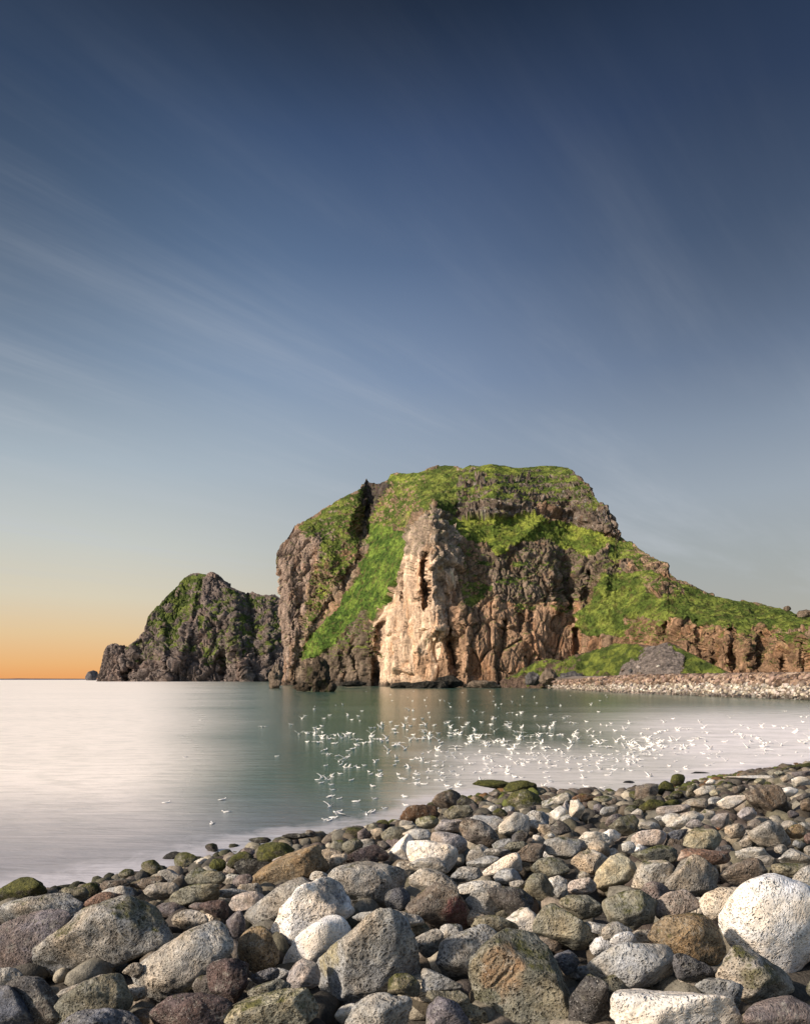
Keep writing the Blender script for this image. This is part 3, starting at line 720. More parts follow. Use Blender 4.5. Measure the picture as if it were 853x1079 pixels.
# colour ; p = how angular (6 round .. 40 sharp) ; moss 0..1 ; label ; outline in the coordinates of its sheet
HERO = '''
T 0 860 3.877
mossy|10|.95|bright green mossy rock at the left water edge|0,300 60,262 110,247 160,268 195,300 185,325 120,345 30,358 -20,350
olive|10|.3|pale olive flat rock right of the bright mossy rock|250,300 300,288 345,295 365,325 340,345 290,335
mossy|10|.8|dark mossy lump behind the pale olive flat rock|330,285 370,270 405,285 400,320 365,330
brown|14|.1|tan brown flat-topped rock beside the dark mossy lump|405,275 440,262 510,260 535,275 500,300 420,320 402,310
grey|10|.1|smooth pale grey rock above the red wedge|410,315 460,285 520,283 550,310 540,335 430,340
red|12|0|red brown wedge behind the big left slab|325,390 380,335 440,308 500,315 520,335 450,370 340,400
brown|12|.2|brown grey angled rock at the left water line|530,280 590,248 650,242 685,265 670,290 600,305 545,300
tan|10|.1|rounded tan stone behind the big left slab|585,310 640,275 710,270 735,300 710,335 640,345
olive|10|.4|olive brown rock nearest the dark submerged stone|755,245 790,215 830,208 853,225 845,265 790,280 755,275
olive|10|.2|olive grey rock left of the twin mossy rocks|790,265 825,225 880,215 915,240 890,275 830,285
olive|12|.35|rough dark olive boulder right of the big left slab|690,355 740,310 800,278 870,275 900,310 860,355 780,370 710,385
grey|10|.15|long low grey boulder above the purple grey boulder|0,400 60,350 150,328 230,312 310,320 345,350 330,385 200,400 60,430 -20,440
purple|9|.1|purple grey boulder cut by the left frame edge|-30,440 40,400 120,377 220,378 290,405 270,435 120,520 50,600 20,640 -30,600
grey|18|.28|big pitted slab with an olive top at left|50,590 75,535 200,460 350,390 460,335 560,320 670,325 690,370 705,460 700,500 600,560 430,620 380,650 250,665 100,650 60,630
tan|10|.05|tan grey stone touching the big left slab|700,420 740,390 800,380 853,400 845,440 760,465 710,450
purple|12|.05|small purple stone above the tan grey stone|770,370 800,352 853,358 860,385 800,382
grey|9|.08|smooth pitted grey boulder leaning up to the right|540,640 600,580 720,490 853,430 925,425 954,470 952,540 900,620 850,680 750,735 640,765 570,700
dark|9|.1|dark speckled round boulder in the lower left|0,690 60,660 170,652 250,668 262,730 230,800 180,853 60,880 -20,800
blue|10|0|blue black boulder in the bottom left corner|-60,700 20,690 60,740 100,800 140,870 -60,900
olive|10|.2|olive grey boulder between dark and smooth boulders|190,840 240,770 300,720 400,670 500,640 535,670 545,740 480,790 300,830 220,900
grey|10|.05|thin pale ridge stone above the olive grey boulder|230,750 300,700 400,650 470,645 450,660 300,740
blue|9|0|blue grey boulder cut by the bottom edge at left|230,870 330,800 430,782 540,785 580,820 600,900 260,920
maroon|9|.05|maroon speckled boulder at the bottom left|610,870 660,780 740,730 850,718 940,740 955,800 900,900 620,910
tan|10|.05|small pale stone wedged against the smooth pitted boulder|500,640 540,605 585,598 580,640 545,660
T 210 860 3.877
mossy|10|.85|larger yellow green mossy rock of the twin|232,165 260,125 320,105 370,115 400,150 330,185 250,195
mossy|10|.7|smaller dark mossy rock of the twin|110,200 140,160 185,143 215,160 210,190 150,215
green|9|1|small vivid green stone left of the twin mossy rocks|40,200 70,172 110,175 105,215 60,225
wet|12|.3|dark wet brown rock below the twin mossy rocks|140,210 200,170 270,185 300,200 240,240 160,250
olive|9|.25|low olive stone under the vivid green stone|0,245 40,220 80,230 110,255 80,280 10,280
golden|9|.08|long smooth golden brown boulder at the shore|203,305 215,265 290,210 400,155 480,118 520,115 532,160 525,210 430,260 290,310
purple|9|.05|small purple grey stone left of the golden boulder|135,275 160,240 200,235 220,255 200,285 150,290
pink|9|0|pale pinkish stone below the golden boulder|120,345 160,325 240,305 270,320 240,350 150,390 125,375
maroon|12|0|maroon stone beside the pale pinkish stone|0,360 60,345 110,340 122,370 115,410 90,420 0,385
grey|10|.1|grey speckled boulder left of the cracked white block|183,400 215,370 300,305 400,250 440,248 460,265 440,290 380,380 300,440 200,460 185,430
white|26|0|cracked pinkish white block with a dark side|293,475 340,390 370,340 460,270 520,248 580,265 610,300 635,385 610,410 470,410 400,480 340,540 305,505
white|9|.12|pitted white boulder below the cracked white block|340,600 360,545 430,460 500,410 570,402 620,430 600,480 530,560 480,595 380,630 345,620
golden|7|.12|upright brown egg-shaped boulder at lower left|155,540 170,490 220,450 270,448 310,490 328,560 320,610 240,645 190,640 160,600
grey|34|.22|large angular grey block with a yellow left edge|460,655 500,600 560,500 640,420 710,385 800,400 870,480 905,590 880,660 780,720 610,810 490,700
grey|12|.1|low grey slab behind the large angular block|625,410 700,385 800,380 900,410 920,450 850,470 700,440
grey|9|.12|broad deeply pitted grey boulder near centre left|525,240 560,195 640,182 740,185 820,200 850,240 840,290 760,340 740,370 640,380 620,300
dark|8|.1|round dark pitted boulder beside the broad pitted one|755,350 780,305 820,290 850,300 862,330 845,385 780,390
maroon|9|.05|maroon domed rock behind the broad pitted boulder|580,190 640,150 705,115 750,125 775,165 770,185 660,185 600,195
white|14|0|pointed white stone at the left of white slabs|768,150 800,115 853,70 875,90 884,160 853,195 780,190
tan|8|.05|small tan stone right of the golden boulder|530,190 545,160 590,152 605,170 570,205 540,215
olive|9|.3|olive stone touching the golden boulder's right end|530,140 545,105 590,95 600,140 570,160 535,165
olive|8|.25|round olive grey stone behind the small tan stone|580,130 600,95 640,90 670,115 660,140 610,160
purple|10|.05|small purple stone wedged above the brown egg|110,435 180,385 190,440 190,480 150,495
maroon|30|.02|jagged reddish purple block at lower left|28,590 90,578 190,590 205,640 205,690 150,765 90,740 40,715 28,650
blue|16|0|flat blue grey shard below the brown egg|205,655 290,618 325,628 328,655 260,690 215,690
pink|9|0|small pinkish white stone under the pitted white boulder|355,660 375,620 420,580 470,582 495,605 480,680 440,700 380,710
olive|12|.2|olive grey slab below the blue grey shard|195,745 230,710 330,665 375,690 360,720 280,750
yellow|22|.45|yellow green edged block at the bottom|97,815 130,780 230,750 300,745 420,700 450,715 490,800 480,900 100,910
grey|10|.1|grey boulder cut by the bottom edge near centre|595,880 660,780 740,718 850,720 870,790 860,900 600,910
olive|22|.5|yellow lichened rock right of the angular grey block|768,680 795,640 853,640 905,690 900,740 860,720 780,715
dark|9|.1|small dark stone at the foot of the olive shore rocks|0,300 40,275 60,320 40,350 0,355
grey|9|.1|low grey stone above the pale pinkish stone|60,310 130,295 200,305 190,320 110,335 70,335
T 420 860 3.877
white|13|.03|large flat white slab near the shore|30,150 60,105 140,97 230,125 243,175 215,235 100,215 40,195
pale|11|.05|pale grey ledge below the flat white slab|30,200 80,170 180,165 200,215 190,245 100,235
white|9|0|bone-shaped white stone right of the flat slab|340,235 400,205 430,165 480,148 505,190 490,220 440,230 370,250
grey|9|.1|flat grey stone behind the bone-shaped stone|345,150 360,130 420,135 455,150 430,165 380,165
grey|9|.15|grey rock left of the bone-shaped stone|275,190 350,160 415,165 410,195 340,215 285,215
brown|12|.1|dark brown rock right of the bone-shaped stone|480,150 530,110 590,115 600,150 550,190 500,185
grey|14|.2|wide green grey boulder above the dark olive dome|590,100 660,83 740,100 770,130 740,160 700,178 640,172 600,140
pale|9|.05|smooth beige boulder at the middle right|730,95 780,62 840,75 870,110 840,130 760,125
olive|7|.25|dark olive dome right of the bone-shaped stone|543,215 580,175 640,165 700,190 700,235 640,260 560,245
tan|22|.15|angular tan boulder beside the dark olive dome|700,205 740,140 800,135 853,170 840,220 780,250 720,245
yellow|26|.08|cream angular boulder lit from the left|795,260 830,205 901,150 956,190 976,240 936,285 826,312
olive|9|.3|brown olive round rock under the dark olive dome|510,290 530,240 580,232 620,270 640,320 600,340 540,325
pink|9|.02|pinkish grey oval stone left of the cream boulder|687,280 710,255 770,250 808,275 800,315 740,325 695,315
grey|14|.1|small grey block left of the pinkish oval stone|630,290 680,275 690,330 660,340 640,320
grey|10|.05|small grey stone above the long dark grey rock|450,270 500,260 520,270 510,300 460,295
brown|11|.15|big brown boulder with a red stained face|27,385 50,310 110,268 150,285 250,370 300,410 290,450 180,480 120,450 60,410
grey|12|.12|grey sloping rock behind the red stained boulder|40,260 100,215 190,240 250,300 250,345 170,300 80,270
grey|11|.12|grey rock below the pale grey ledge|210,250 260,205 330,215 345,245 270,270 230,270
pale|10|.05|white topped ridge rock left of the long dark rock|240,285 320,262 400,275 420,300 350,300 260,320
grey|24|.08|pale jagged rock with white streaks|265,345 310,300 350,300 390,340 420,400 360,410 300,390
dark|10|.18|long dark grey rock near the centre|360,300 420,285 500,300 550,350 540,400 470,420 410,380 370,330
olive|11|.22|olive grey rock behind the central pointed boulder|295,460 330,415 390,402 480,440 490,470 380,450
grey|9|.08|round grey stone left of the textured grey boulder|60,495 110,462 160,460 185,500 170,560 110,580 70,540
grey|11|.14|textured grey boulder left of the pointed one|150,590 200,510 300,465 380,440 410,480 380,530 280,610 280,660 210,640
olive|30|.30|huge pointed boulder with an orange gouged face|283,680 282,590 370,530 440,455 500,455 590,475 640,560 705,700 690,770 620,830 600,900 330,900 290,790
olive|22|.42|long block with mossy green edges|545,430 560,370 620,355 700,400 790,460 815,490 800,550 740,535 640,490 560,470
olive|12|.28|olive rock under the pinkish oval stone|650,345 700,320 790,320 830,370 830,410 760,425 690,380
grey|12|.18|flat grey rock right of the mossy-edged block|740,430 853,440 900,460 870,490 800,470
blue|12|.05|blue grey stone below the mossy-edged block|630,560 700,545 740,600 740,640 690,650 650,600
dark|12|.28|dark olive boulder right of the pointed boulder|690,700 710,655 770,645 850,700 860,790 800,860 700,870 690,780
grey|7|.1|domed boulder with large black pits|766,610 826,560 906,520 996,515 1076,540 1136,600 1146,670 1106,700 886,705 786,670
grey|14|.12|grey rock left of the pointed boulder's foot|90,620 150,640 240,690 260,705 110,720 95,660
olive|16|.22|olive slab at the foot of the pointed boulder|110,715 260,710 290,740 285,820 230,760 140,740
purple|10|.03|dark purple speckled boulder at the bottom|110,870 130,780 180,733 230,750 290,820 305,890 110,910
T 633 860 3.877
white|8|.04|giant smooth white boulder at the right edge|475,450 510,380 580,310 650,245 710,235 780,270 853,320 900,380 930,450 920,560 860,655 780,655 700,610 620,545 530,545 490,500
white|15|.02|long white slab at the bottom right|32,800 35,720 60,702 180,708 320,700 440,712 520,750 560,800 580,900 40,910
golden|7|.2|round brown dome beside the giant white boulder|187,490 220,440 290,400 380,393 440,420 490,490 510,560 470,610 400,600 320,560 250,530
pink|9|.03|pitted pinkish grey stone above the brown dome|210,375 240,340 310,305 380,298 410,325 400,370 340,385 280,410 235,435 215,410
pale|12|.03|pale grey boulder behind the giant white one|398,370 420,305 500,290 590,288 600,300 560,370 500,440 450,440 400,400
tan|20|.3|peaked tan and olive boulder|250,330 280,260 340,200 400,155 450,190 480,230 470,300 410,310 310,300
brown|9|.05|purple brown pitted boulder behind the pale grey one|478,240 500,210 570,175 640,170 680,220 660,250 580,290 490,290
red|12|.0|flat reddish slab with a pale tip|310,170 330,135 420,130 500,150 530,180 490,200 400,165 340,195
pale|20|.3|pale green jagged rock right of the cream boulder|120,290 160,180 240,178 305,215 260,280 200,310
olive|16|.35|dark mossy pitted rock left of the brown dome|0,350 100,300 200,310 235,350 210,400 220,450 170,485 100,450 20,420
grey|10|.05|grey rock above the giant white one's right side|780,250 830,215 880,200 910,300 853,320
tan|14|.35|beige boulder with an olive side under the giant white one|465,660 500,580 550,525 600,540 700,620 790,730 700,760 590,770 560,700
grey|16|.1|grey broken rock right of the long white slab|380,690 440,660 520,660 570,690 580,790 540,800 500,740 440,712
purple|8|.02|dark purple boulder in the bottom right|580,870 610,780 690,730 780,735 850,790 870,890 580,910
dark|9|.1|dark low stone under the brown dome|290,560 340,560 440,610 460,660 400,685 320,660
white|7|0|small white egg-like pebble left of the brown dome|35,520 60,485 110,470 145,495 135,520 70,540
grey|12|.08|small grey slab above the white pebble|0,440 70,430 130,470 60,490 20,510
pale|18|.05|pale angular rock at the right above the green slab|720,190 780,130 845,180 880,200 800,200
olive|12|.3|flat green grey slab near the right edge|685,220 720,195 860,190 880,225 760,250
pale|16|.03|white grey block behind the purple brown boulder|545,150 600,125 660,125 690,180 640,170 560,180
olive|9|.4|olive sliver at the right edge under the giant|835,690 870,660 900,740 840,740
T 380 800 3.877
rust|24|.15|rugged rust brown rock at the point's left|160,262 200,205 265,185 310,200 320,235 260,245 200,275
brown|26|.25|striated brown rock topping the point|290,180 300,140 360,123 410,128 400,170 350,205 310,200
wet|16|.35|dark wet rock right of the striated brown rock|390,160 430,150 480,190 490,210 440,215 400,200
yellow|9|.5|rounded rock with yellow moss by the rust rock|222,265 235,235 290,230 320,250 280,285 235,285
olive|11|.25|olive grey rock below the striated brown rock|335,225 370,190 440,187 460,215 440,235 380,240 345,245
pink|14|.02|pinkish pale rock in front of the point|300,290 330,250 400,245 430,270 400,300 310,300
brown|8|.08|large brown boulder with a white cap|400,275 440,240 500,250 545,290 570,340 565,365 490,355 420,310
pale|9|.05|pale rounded rock behind the white capped boulder|440,235 500,228 560,245 590,280 560,310 540,270 480,240
pale|12|.05|pale tan rock right of the white capped boulder|560,270 610,235 670,215 690,260 680,300 620,320 570,310
grey|18|.1|squared grey block with a beige left face|665,240 690,208 770,220 760,280 720,300 680,290
pale|12|.05|pale tan saddle rock right of the squared block|770,220 820,190 853,215 850,250 790,250
dark|9|.25|dark stone under the squared grey block|615,320 650,290 690,300 690,340 620,345
olive|9|.75|yellow mossy rock with a white crown|595,190 620,140 670,122 730,150 740,185 660,215 610,215
green|10|.85|long flat weed-green reef lying in the water|455,98 490,83 560,85 620,105 610,125 540,120
mossy|11|.8|dark mossy lump at the end of the flat reef|580,130 610,95 650,85 720,115 720,135 650,125
pale|20|.45|pale slab with a yellow mossy edge|735,190 780,150 850,135 870,150 830,180 770,195
mossy|10|.6|dark olive stone left of the white-crowned mossy rock|535,225 545,200 600,205 600,230 560,235
olive|9|.1|pale olive stone by the shore left of the point|90,320 130,280 200,275 205,300 150,330 100,340
pale|9|.02|round pale grey stone left of the pink boulder|170,315 215,283 270,290 285,325 230,330 180,330
pink|8|.02|rounded pink grey boulder above the flat white slab|285,310 330,295 400,300 435,340 430,390 390,400 380,360 300,335
olive|10|.2|olive stone right of the pink grey boulder|585,370 610,340 680,335 670,370 620,380
white|9|0|tiny white pebble beside the dark stone|700,322 706,308 732,310 735,330 715,335
T 640 800 7.108
wet|10|.2|dark wet stone awash at the bay's edge|90,190 130,160 200,160 240,180 220,225 140,230
brown|26|.2|rough brown knobbly rock by the awash stone|200,280 210,210 290,180 370,190 380,240 330,290 240,300
mossy|7|.9|round dark green boulder on the right waterline|465,150 490,115 540,108 578,140 570,185 510,200 475,180
mossy|9|.85|mossy rock between knobbly and round green rocks|370,270 385,180 430,160 490,190 500,240 430,270
mossy|9|.8|long mossy rock below the knobbly brown one|230,360 300,310 400,300 430,330 350,370 250,385
wet|10|.6|dark weedy stone below the round green boulder|465,260 500,235 570,235 570,290 500,300
olive|10|.5|brown olive rock right of the round green boulder|580,260 600,210 650,185 670,230 640,280 600,285
pale|14|.05|flat grey ledge right of the brown olive rock|640,240 700,210 800,195 810,215 770,270 660,280
white|8|.02|small white rounded stone on the grey ledge|730,180 760,150 800,155 805,190
green|10|.85|low vivid moss patch stone above the tan rocks|420,340 450,300 540,310 540,335 440,350
tan|12|.25|tan rock with mossy sides under the flat ledge|550,310 600,290 740,290 750,320 700,370 600,350
pink|16|.1|pinkish tan lumpy rock above the beige slab|360,400 370,360 480,345 560,335 620,375 550,400 440,430
pale|9|.06|big smooth beige slab at the middle right|430,500 520,430 620,385 720,430 700,460 600,490 520,520 450,510
pink|8|.02|small round beige stone on the slab's right|580,500 620,450 680,450 720,490 650,525
olive|16|.28|long tilted olive slab pointing left|0,530 100,460 220,415 235,460 200,540 90,580 10,570
grey|11|.06|low grey rock right of the tilted olive slab|230,510 270,470 330,465 390,490 380,530 250,530
pink|10|.04|smooth pinkish grey boulder under the beige slab|170,610 220,545 290,525 390,540 440,590 430,640 310,650 230,660
blue|16|0|pale blue grey flat rock beside the yellow one|440,560 500,530 600,520 570,600 540,640 450,610
yellow|16|.32|yellow lichened deeply pitted boulder|560,640 590,560 680,510 780,540 840,600 853,690 720,680
olive|14|.45|mossy brown rock left of the reddish slab|180,790 170,720 260,690 400,640 530,660 520,740 440,790 330,740
pale|9|.1|small beige stone above the cream angular boulder|100,640 160,615 210,660 180,710 110,700
T 740 790 7.549
brown|30|.05|dark brown ridged block leaning among pale stones|335,290 440,270 560,300 640,380 700,520 650,570 570,570 480,500 400,450 370,380
white|14|.02|pale pink and white rock left of the ridged block|110,440 200,380 350,360 340,410 250,440 230,480 160,470
pink|14|.02|peaked pink white rock under the ridged block|270,520 330,460 390,455 430,510 420,570 330,570
pink|9|.04|round pinkish stone with an orange chip|60,560 110,510 180,500 210,560 120,640 60,620
tan|9|.08|beige rounded rock below the peaked pink rock|170,610 220,585 310,590 340,640 300,700 230,710 180,660
tan|12|.1|large pitted tan rock under the ridged block|350,650 430,600 520,560 600,600 620,680 700,740 640,780 540,770 430,740 360,760
tan|7|.05|round tan stone right of the pitted tan rock|600,610 650,560 740,570 760,600 700,650 640,670
golden|10|.25|olive brown rock beside the round tan stone|630,680 700,610 770,590 820,640 820,700 720,710 640,700
maroon|8|.02|maroon stone at the right frame edge|800,700 830,665 880,660 900,740 830,750
tan|8|.25|beige olive stone at the right frame edge|800,790 840,760 900,770 910,880 840,880 810,830
pale|12|.03|long low pale shelf at the right waterline|160,215 300,200 560,200 580,225 400,235 180,235
purple|14|.03|mauve slab at the right edge by the water|700,180 853,165 880,180 880,205 720,210
wet|10|.65|dark green weedy rock at the far right waterline|620,155 740,125 780,105 880,100 880,150 720,175 650,185
yellow|14|.3|yellow block behind the ridged block|405,250 430,225 500,225 480,280 420,285
pale|10|.03|pale rock right behind the ridged block's top|710,240 780,210 840,230 860,280 760,290 700,270
white|12|.02|white stone right of the ridged block|600,300 700,295 760,320 740,370 650,380
dark|10|.05|black stone near the right edge|740,370 853,340 870,370 760,420
yellow|14|.35|yellow mossy block left of the dark brown stone|50,340 90,315 140,330 120,370 60,375
brown|12|.1|dark brown stone against the ridged block's top|230,300 330,280 340,330 250,350
yellow|10|.25|pale yellow rock on the far right shore|560,185 600,165 650,190 600,215
tan|9|.05|tan cube-like stone near the far right shore|610,230 680,190 720,220 700,260 640,265
brown|9|.05|brown boulder at the right frame edge|770,400 853,380 890,400 890,500 800,500
T 540 820 7.108
rust|14|.3|reddish weed-covered reef at the water's edge|440,160 500,115 580,120 640,150 600,180 480,180
yellow|10|.5|small yellow mossy stone right of the reddish reef|600,170 640,140 700,130 745,160 700,180
pale|18|.03|grey white block below the reddish reef|430,160 500,170 540,220 540,310 450,300 420,240
pink|14|.02|pink tan face stone left of the grey white block|365,220 400,168 430,175 435,240 405,300 370,260
purple|9|.05|round purple brown stone right of grey white block|600,220 620,195 660,190 692,230 670,275 620,265
grey|14|.05|small grey stone under the yellow mossy stone|650,270 690,210 780,210 740,280 700,290
purple|12|.02|purple grey tilted stone above the olive slab|690,370 720,300 790,265 840,300 760,340
grey|18|.05|small white chipped stone behind the green grey boulder|260,425 290,410 320,440 270,450
tan|10|.12|brown pitted stone paired with the smooth beige boulder|560,500 640,450 700,480 730,580 680,590 600,540
dark|11|.2|dark flat stone behind the green grey boulder|280,380 350,310 430,360 440,400 350,430
T 320 850 5.331
purple|9|.03|purple brown stone on the shore above centre left|300,150 340,120 380,160 370,195 320,200
tan|16|.05|beige shard beside the purple brown stone|365,130 430,120 450,160 430,185 400,185
olive|9|.15|beige olive rock left of the flat white slab|430,160 500,110 590,120 560,165 480,210 440,190
dark|9|.15|grey green stone behind the maroon domed rock|410,210 450,190 490,225 460,245
grey|12|.1|pitted grey rock between flat slab and red stained boulder|590,395 660,345 740,360 853,440 850,500 760,440 600,440
T 0 0 1
wet|9|.15|dark stone submerged off the left shore|170,907 176,900 186,897 191,899 184,905 176,910
wet|9|.3|low dark stone awash near the centre left shore|262,886 272,882 280,882 286,886 276,889
wet|9|.2|flat dark stone just breaking the surface|297,881 310,878 324,879 330,882 312,885
wet|9|.1|thin dark rock in the surf at the far right|837,795 842,792 850,792 853,794 846,796
wet|9|.1|dark stone alone in the surf right of centre|722,818 732,813 745,814 750,818 738,821
'''
SPH = {}
def sphere(n):
    if n not in SPH:
        bm = bmesh.new(); bmesh.ops.create_icosphere(bm, subdivisions=n, radius=1.0)
        v = np.array([x.co[:] for x in bm.verts]); f = np.array([[q.index for q in x.verts] for x in bm.faces]); bm.free()
        v /= np.linalg.norm(v, axis=1)[:, None]; SPH[n] = (v, f)
    return SPH[n]
def hull2(pts):
    pts = sorted(set(pts))
    def half(ps):
        h = []
        for p in ps:
            while len(h) > 1 and (h[-1][0]-h[-2][0])*(p[1]-h[-2][1])-(h[-1][1]-h[-2][1])*(p[0]-h[-2][0]) <= 0: h.pop()
            h.append(p)
        return h[:-1]
    return half(pts)+half(pts[::-1])
def rock_verts(outline, p, T, sub, rg, rough=1.0):
    """outline: convex points (right, up) in metres about the centre. Facets: outline edges plus random cuts front and back."""
    V, Fc = sphere(sub)
    h = hull2([tuple(q) for q in outline]); n = len(h)
    A = np.array(h); w = A.max(0)-A.min(0)
    N, Dd = [], []
    for i in range(n):
        a, b = A[i], A[(i+1) % n]; e = b-a; nn = np.array([e[1], -e[0]])/(np.hypot(*e)+1e-9)
        d = max(nn@a, .08*min(w)); tlt = rg.uniform(-.42, .42)
        v = np.array([nn[0], nn[1], tlt]); L = np.linalg.norm(v); N.append(v/L); Dd.append(d/L)
    ne = 7 if p > 13 else 9
    for s in (-1, 1):
        for k in range(ne):
            v = rg.normal(size=3); v[2] = s*(abs(v[2])+.55); v /= np.linalg.norm(v)
            d = math.sqrt((v[0]*w[0]*.5)**2+(v[1]*w[1]*.5)**2+(v[2]*T*.5)**2)*rg.uniform(.62, .98)
            N.append(v); Dd.append(d)
    N = np.array(N); Dd = np.array(Dd)
    sc = np.array([w[0]/2, w[1]/2, T/2]); U = V*sc; U /= np.linalg.norm(U, axis=1)[:, None]
    q = np.maximum(U@N.T, 0)/Dd
    pp = p*1.25
    r = (q**pp).sum(1)**(-1/pp)
    s0 = rg.uniform(0, 100, 3); size = float(min(w[0], w[1], T))
    P = U*r[:, None]
    X = P/size
    nz = .095*fbm(X[:, 0]*1.3+s0[0], X[:, 1]*1.3+s0[1], X[:, 2]*1.3+s0[2], 3)
    nz = nz+.042*fbm(X[:, 0]*4+s0[1], X[:, 1]*4+s0[2], X[:, 2]*4+s0[0], 3)
    if p > 13: nz = nz-.05*np.maximum(0, ridged(X[:, 0]*1.1+s0[2], X[:, 1]*1.6+s0[0], X[:, 2]*1.1+s0[1], 2)-.55)
    if sub >= 5:
        nz = nz+.010*fbm(X[:, 0]*13+s0[1], X[:, 1]*13, X[:, 2]*13+s0[0], 3)
        pit = noise3(X[:, 0]*9+s0[2], X[:, 1]*9, X[:, 2]*9+s0[0]); nz = nz-.05*np.maximum(0, pit-.42)
    P = P*(1+nz*rough)[:, None]
    lo = A.min(0); hi = A.max(0)
    for k in (0, 1):
        a, b = P[:, k].min(), P[:, k].max(); P[:, k] = lo[k]+(P[:, k]-a)*(hi[k]-lo[k])/(b-a)
    return P, Fc
STAINS = [(528,1022,22,30,(.27,.175,.10,'huge pointed')), (480,962,15,16,(.15,.05,.05,'red stained')), (150,960,28,18,(.15,.14,.085,'big pitted slab')),
 (352,942,17,17,(.13,.135,.15,'cracked pinkish')), (345,1008,12,24,(.33,.29,.17,'large angular grey')), (378,962,8,6,(.3,.27,.15,'large angular grey')),
 (800,1030,24,14,(.10,.095,.04,'beige boulder with an olive')), (716,903,6,6,(.5,.4,.33,'flat reddish')), (756,874,4,3,(.5,.2,.08,'orange chip')),
 (510,872,12,8,(.42,.38,.33,'white cap')), (556,836,12,4,(.5,.47,.42,'white crown')), (505,1050,20,8,(.10,.10,.06,'huge pointed'))]
def place_rock(pts_px, colr, p, moss, rg, sub=None, raise_=.10, thick=None, label=None):
    xs = [a for a, b in pts_px]; ys = [b for a, b in pts_px]
    cx, cy = (min(xs)+max(xs))/2, (min(ys)+max(ys))/2
    hx, hy, hz = hit(cx, cy, raise_)
    s = hy/F
    out = [((a-cx)*s, (cy-b)*s) for a, b in pts_px]
    W = (max(xs)-min(xs))*s; H = (max(ys)-min(ys))*s
    T = thick or min(.95*math.sqrt(W*H), 1.2*min(W, H)+.1)
    pxs = max(max(xs)-min(xs), max(ys)-min(ys))
    if sub is None: sub = 6 if pxs > 75 else 5 if pxs > 30 else 4
    P, Fc = rock_verts(out, p, T, sub, rg)
    if label and 'ridged block' in label and 'dark brown' in label and 'stone' not in label[:18]:
        q_ = P[:, 0]*.80+P[:, 1]*.60+.06*noise3(P[:, 0]*3, P[:, 1]*3, P[:, 2]*3); rr_ = noise3(q_*9, q_*0, q_*0+3)+.5*noise3(q_*22, q_*0, q_*0)
        P = P*(1+.22*rr_)[:, None]
    dr = np.array([(cx-CX)/F, 1.0, (HY-cy)/F]); dr /= np.linalg.norm(dr)
    Wd = np.stack([P[:, 0], np.zeros(len(P)), P[:, 1]], -1)+P[:, 2:3]*dr[None]
    col = np.zeros((len(P), 4)); hit_ = False
    if label and 'huge pointed' in label:      # weathered diagonal gouges on the lit face
        q_ = P[:, 0]*.62-P[:, 1]*.78+.02*noise3(P[:, 0]*9, P[:, 1]*9, P[:, 2]*9); m_ = np.exp(-((P[:, 0]/s+cx-526)/17)**2-((cy-P[:, 1]/s-1025)/15)**2)
        gr_ = np.maximum(0, noise3(q_*26, P[:, 0]*4, q_*0))*m_*.09
        Wd = Wd+dr[None]*gr_[:, None]
    ppx = (P[:, 0]/s+cx); ppy = (cy-P[:, 1]/s)
    for (sx_, sy_, rx, ry, sc3) in STAINS:
        if label and sc3[3] in label:
            d_ = np.hypot((ppx-sx_)/rx, (ppy-sy_)/ry)+.35*noise3(P[:, 0]*9, P[:, 1]*9, P[:, 2]*9)
            a_ = sstep(1.15, .75, d_); col[:, :3] = np.where(a_[:, None] > 0, np.array(sc3[:3]), col[:, :3]); col[:, 3] = np.maximum(col[:, 3], a_); hit_ = True
    me = mesh_np('boulder', Wd, Fc)
    at_ = me.color_attributes.new('Stain', 'FLOAT_COLOR', 'POINT'); at_.data.foreach_set('color', col.astype(np.float32).ravel())
    o = link('boulder', me, M_ROCK, (float(hx), float(hy), float(hz)))
    c = np.array(PAL[colr]); c = (c*.74+c.mean()*.26*np.array([1.02, 1.0, .95]))*rg.uniform(.8, 1.12)
    o.color = (*[float(v) for v in c], float(moss))
    return o, (cx, cy), (hx, hy, hz), max(W, H)

heroes = []
x0 = y0 = 0; s = 1
for line in HERO.strip().split('\n'):
    if line.startswith('T '):
        x0, y0, s = [float(q) for q in line[2:].split()]; continue
    c, p, moss, label, pts = line.split('|')
    v = [float(q) for q in pts.replace(',', ' ').split()]
    px = [(x0+v[i]/s, y0+v[i+1]/s) for i in range(0, len(v), 2)]
    # traced outlines are a touch tight: the hidden lower side is let down a little
    o, cpx, w3, size = place_rock(px, c, float(p), float(moss), rng, raise_=.02 if c == 'wet' else .16 if 'reef' in label else .10, label=label)
    tag(o, label, 'rock', 'boulders of the near shore')
    heroes.append((label, cpx, hull2(px), w3, size))

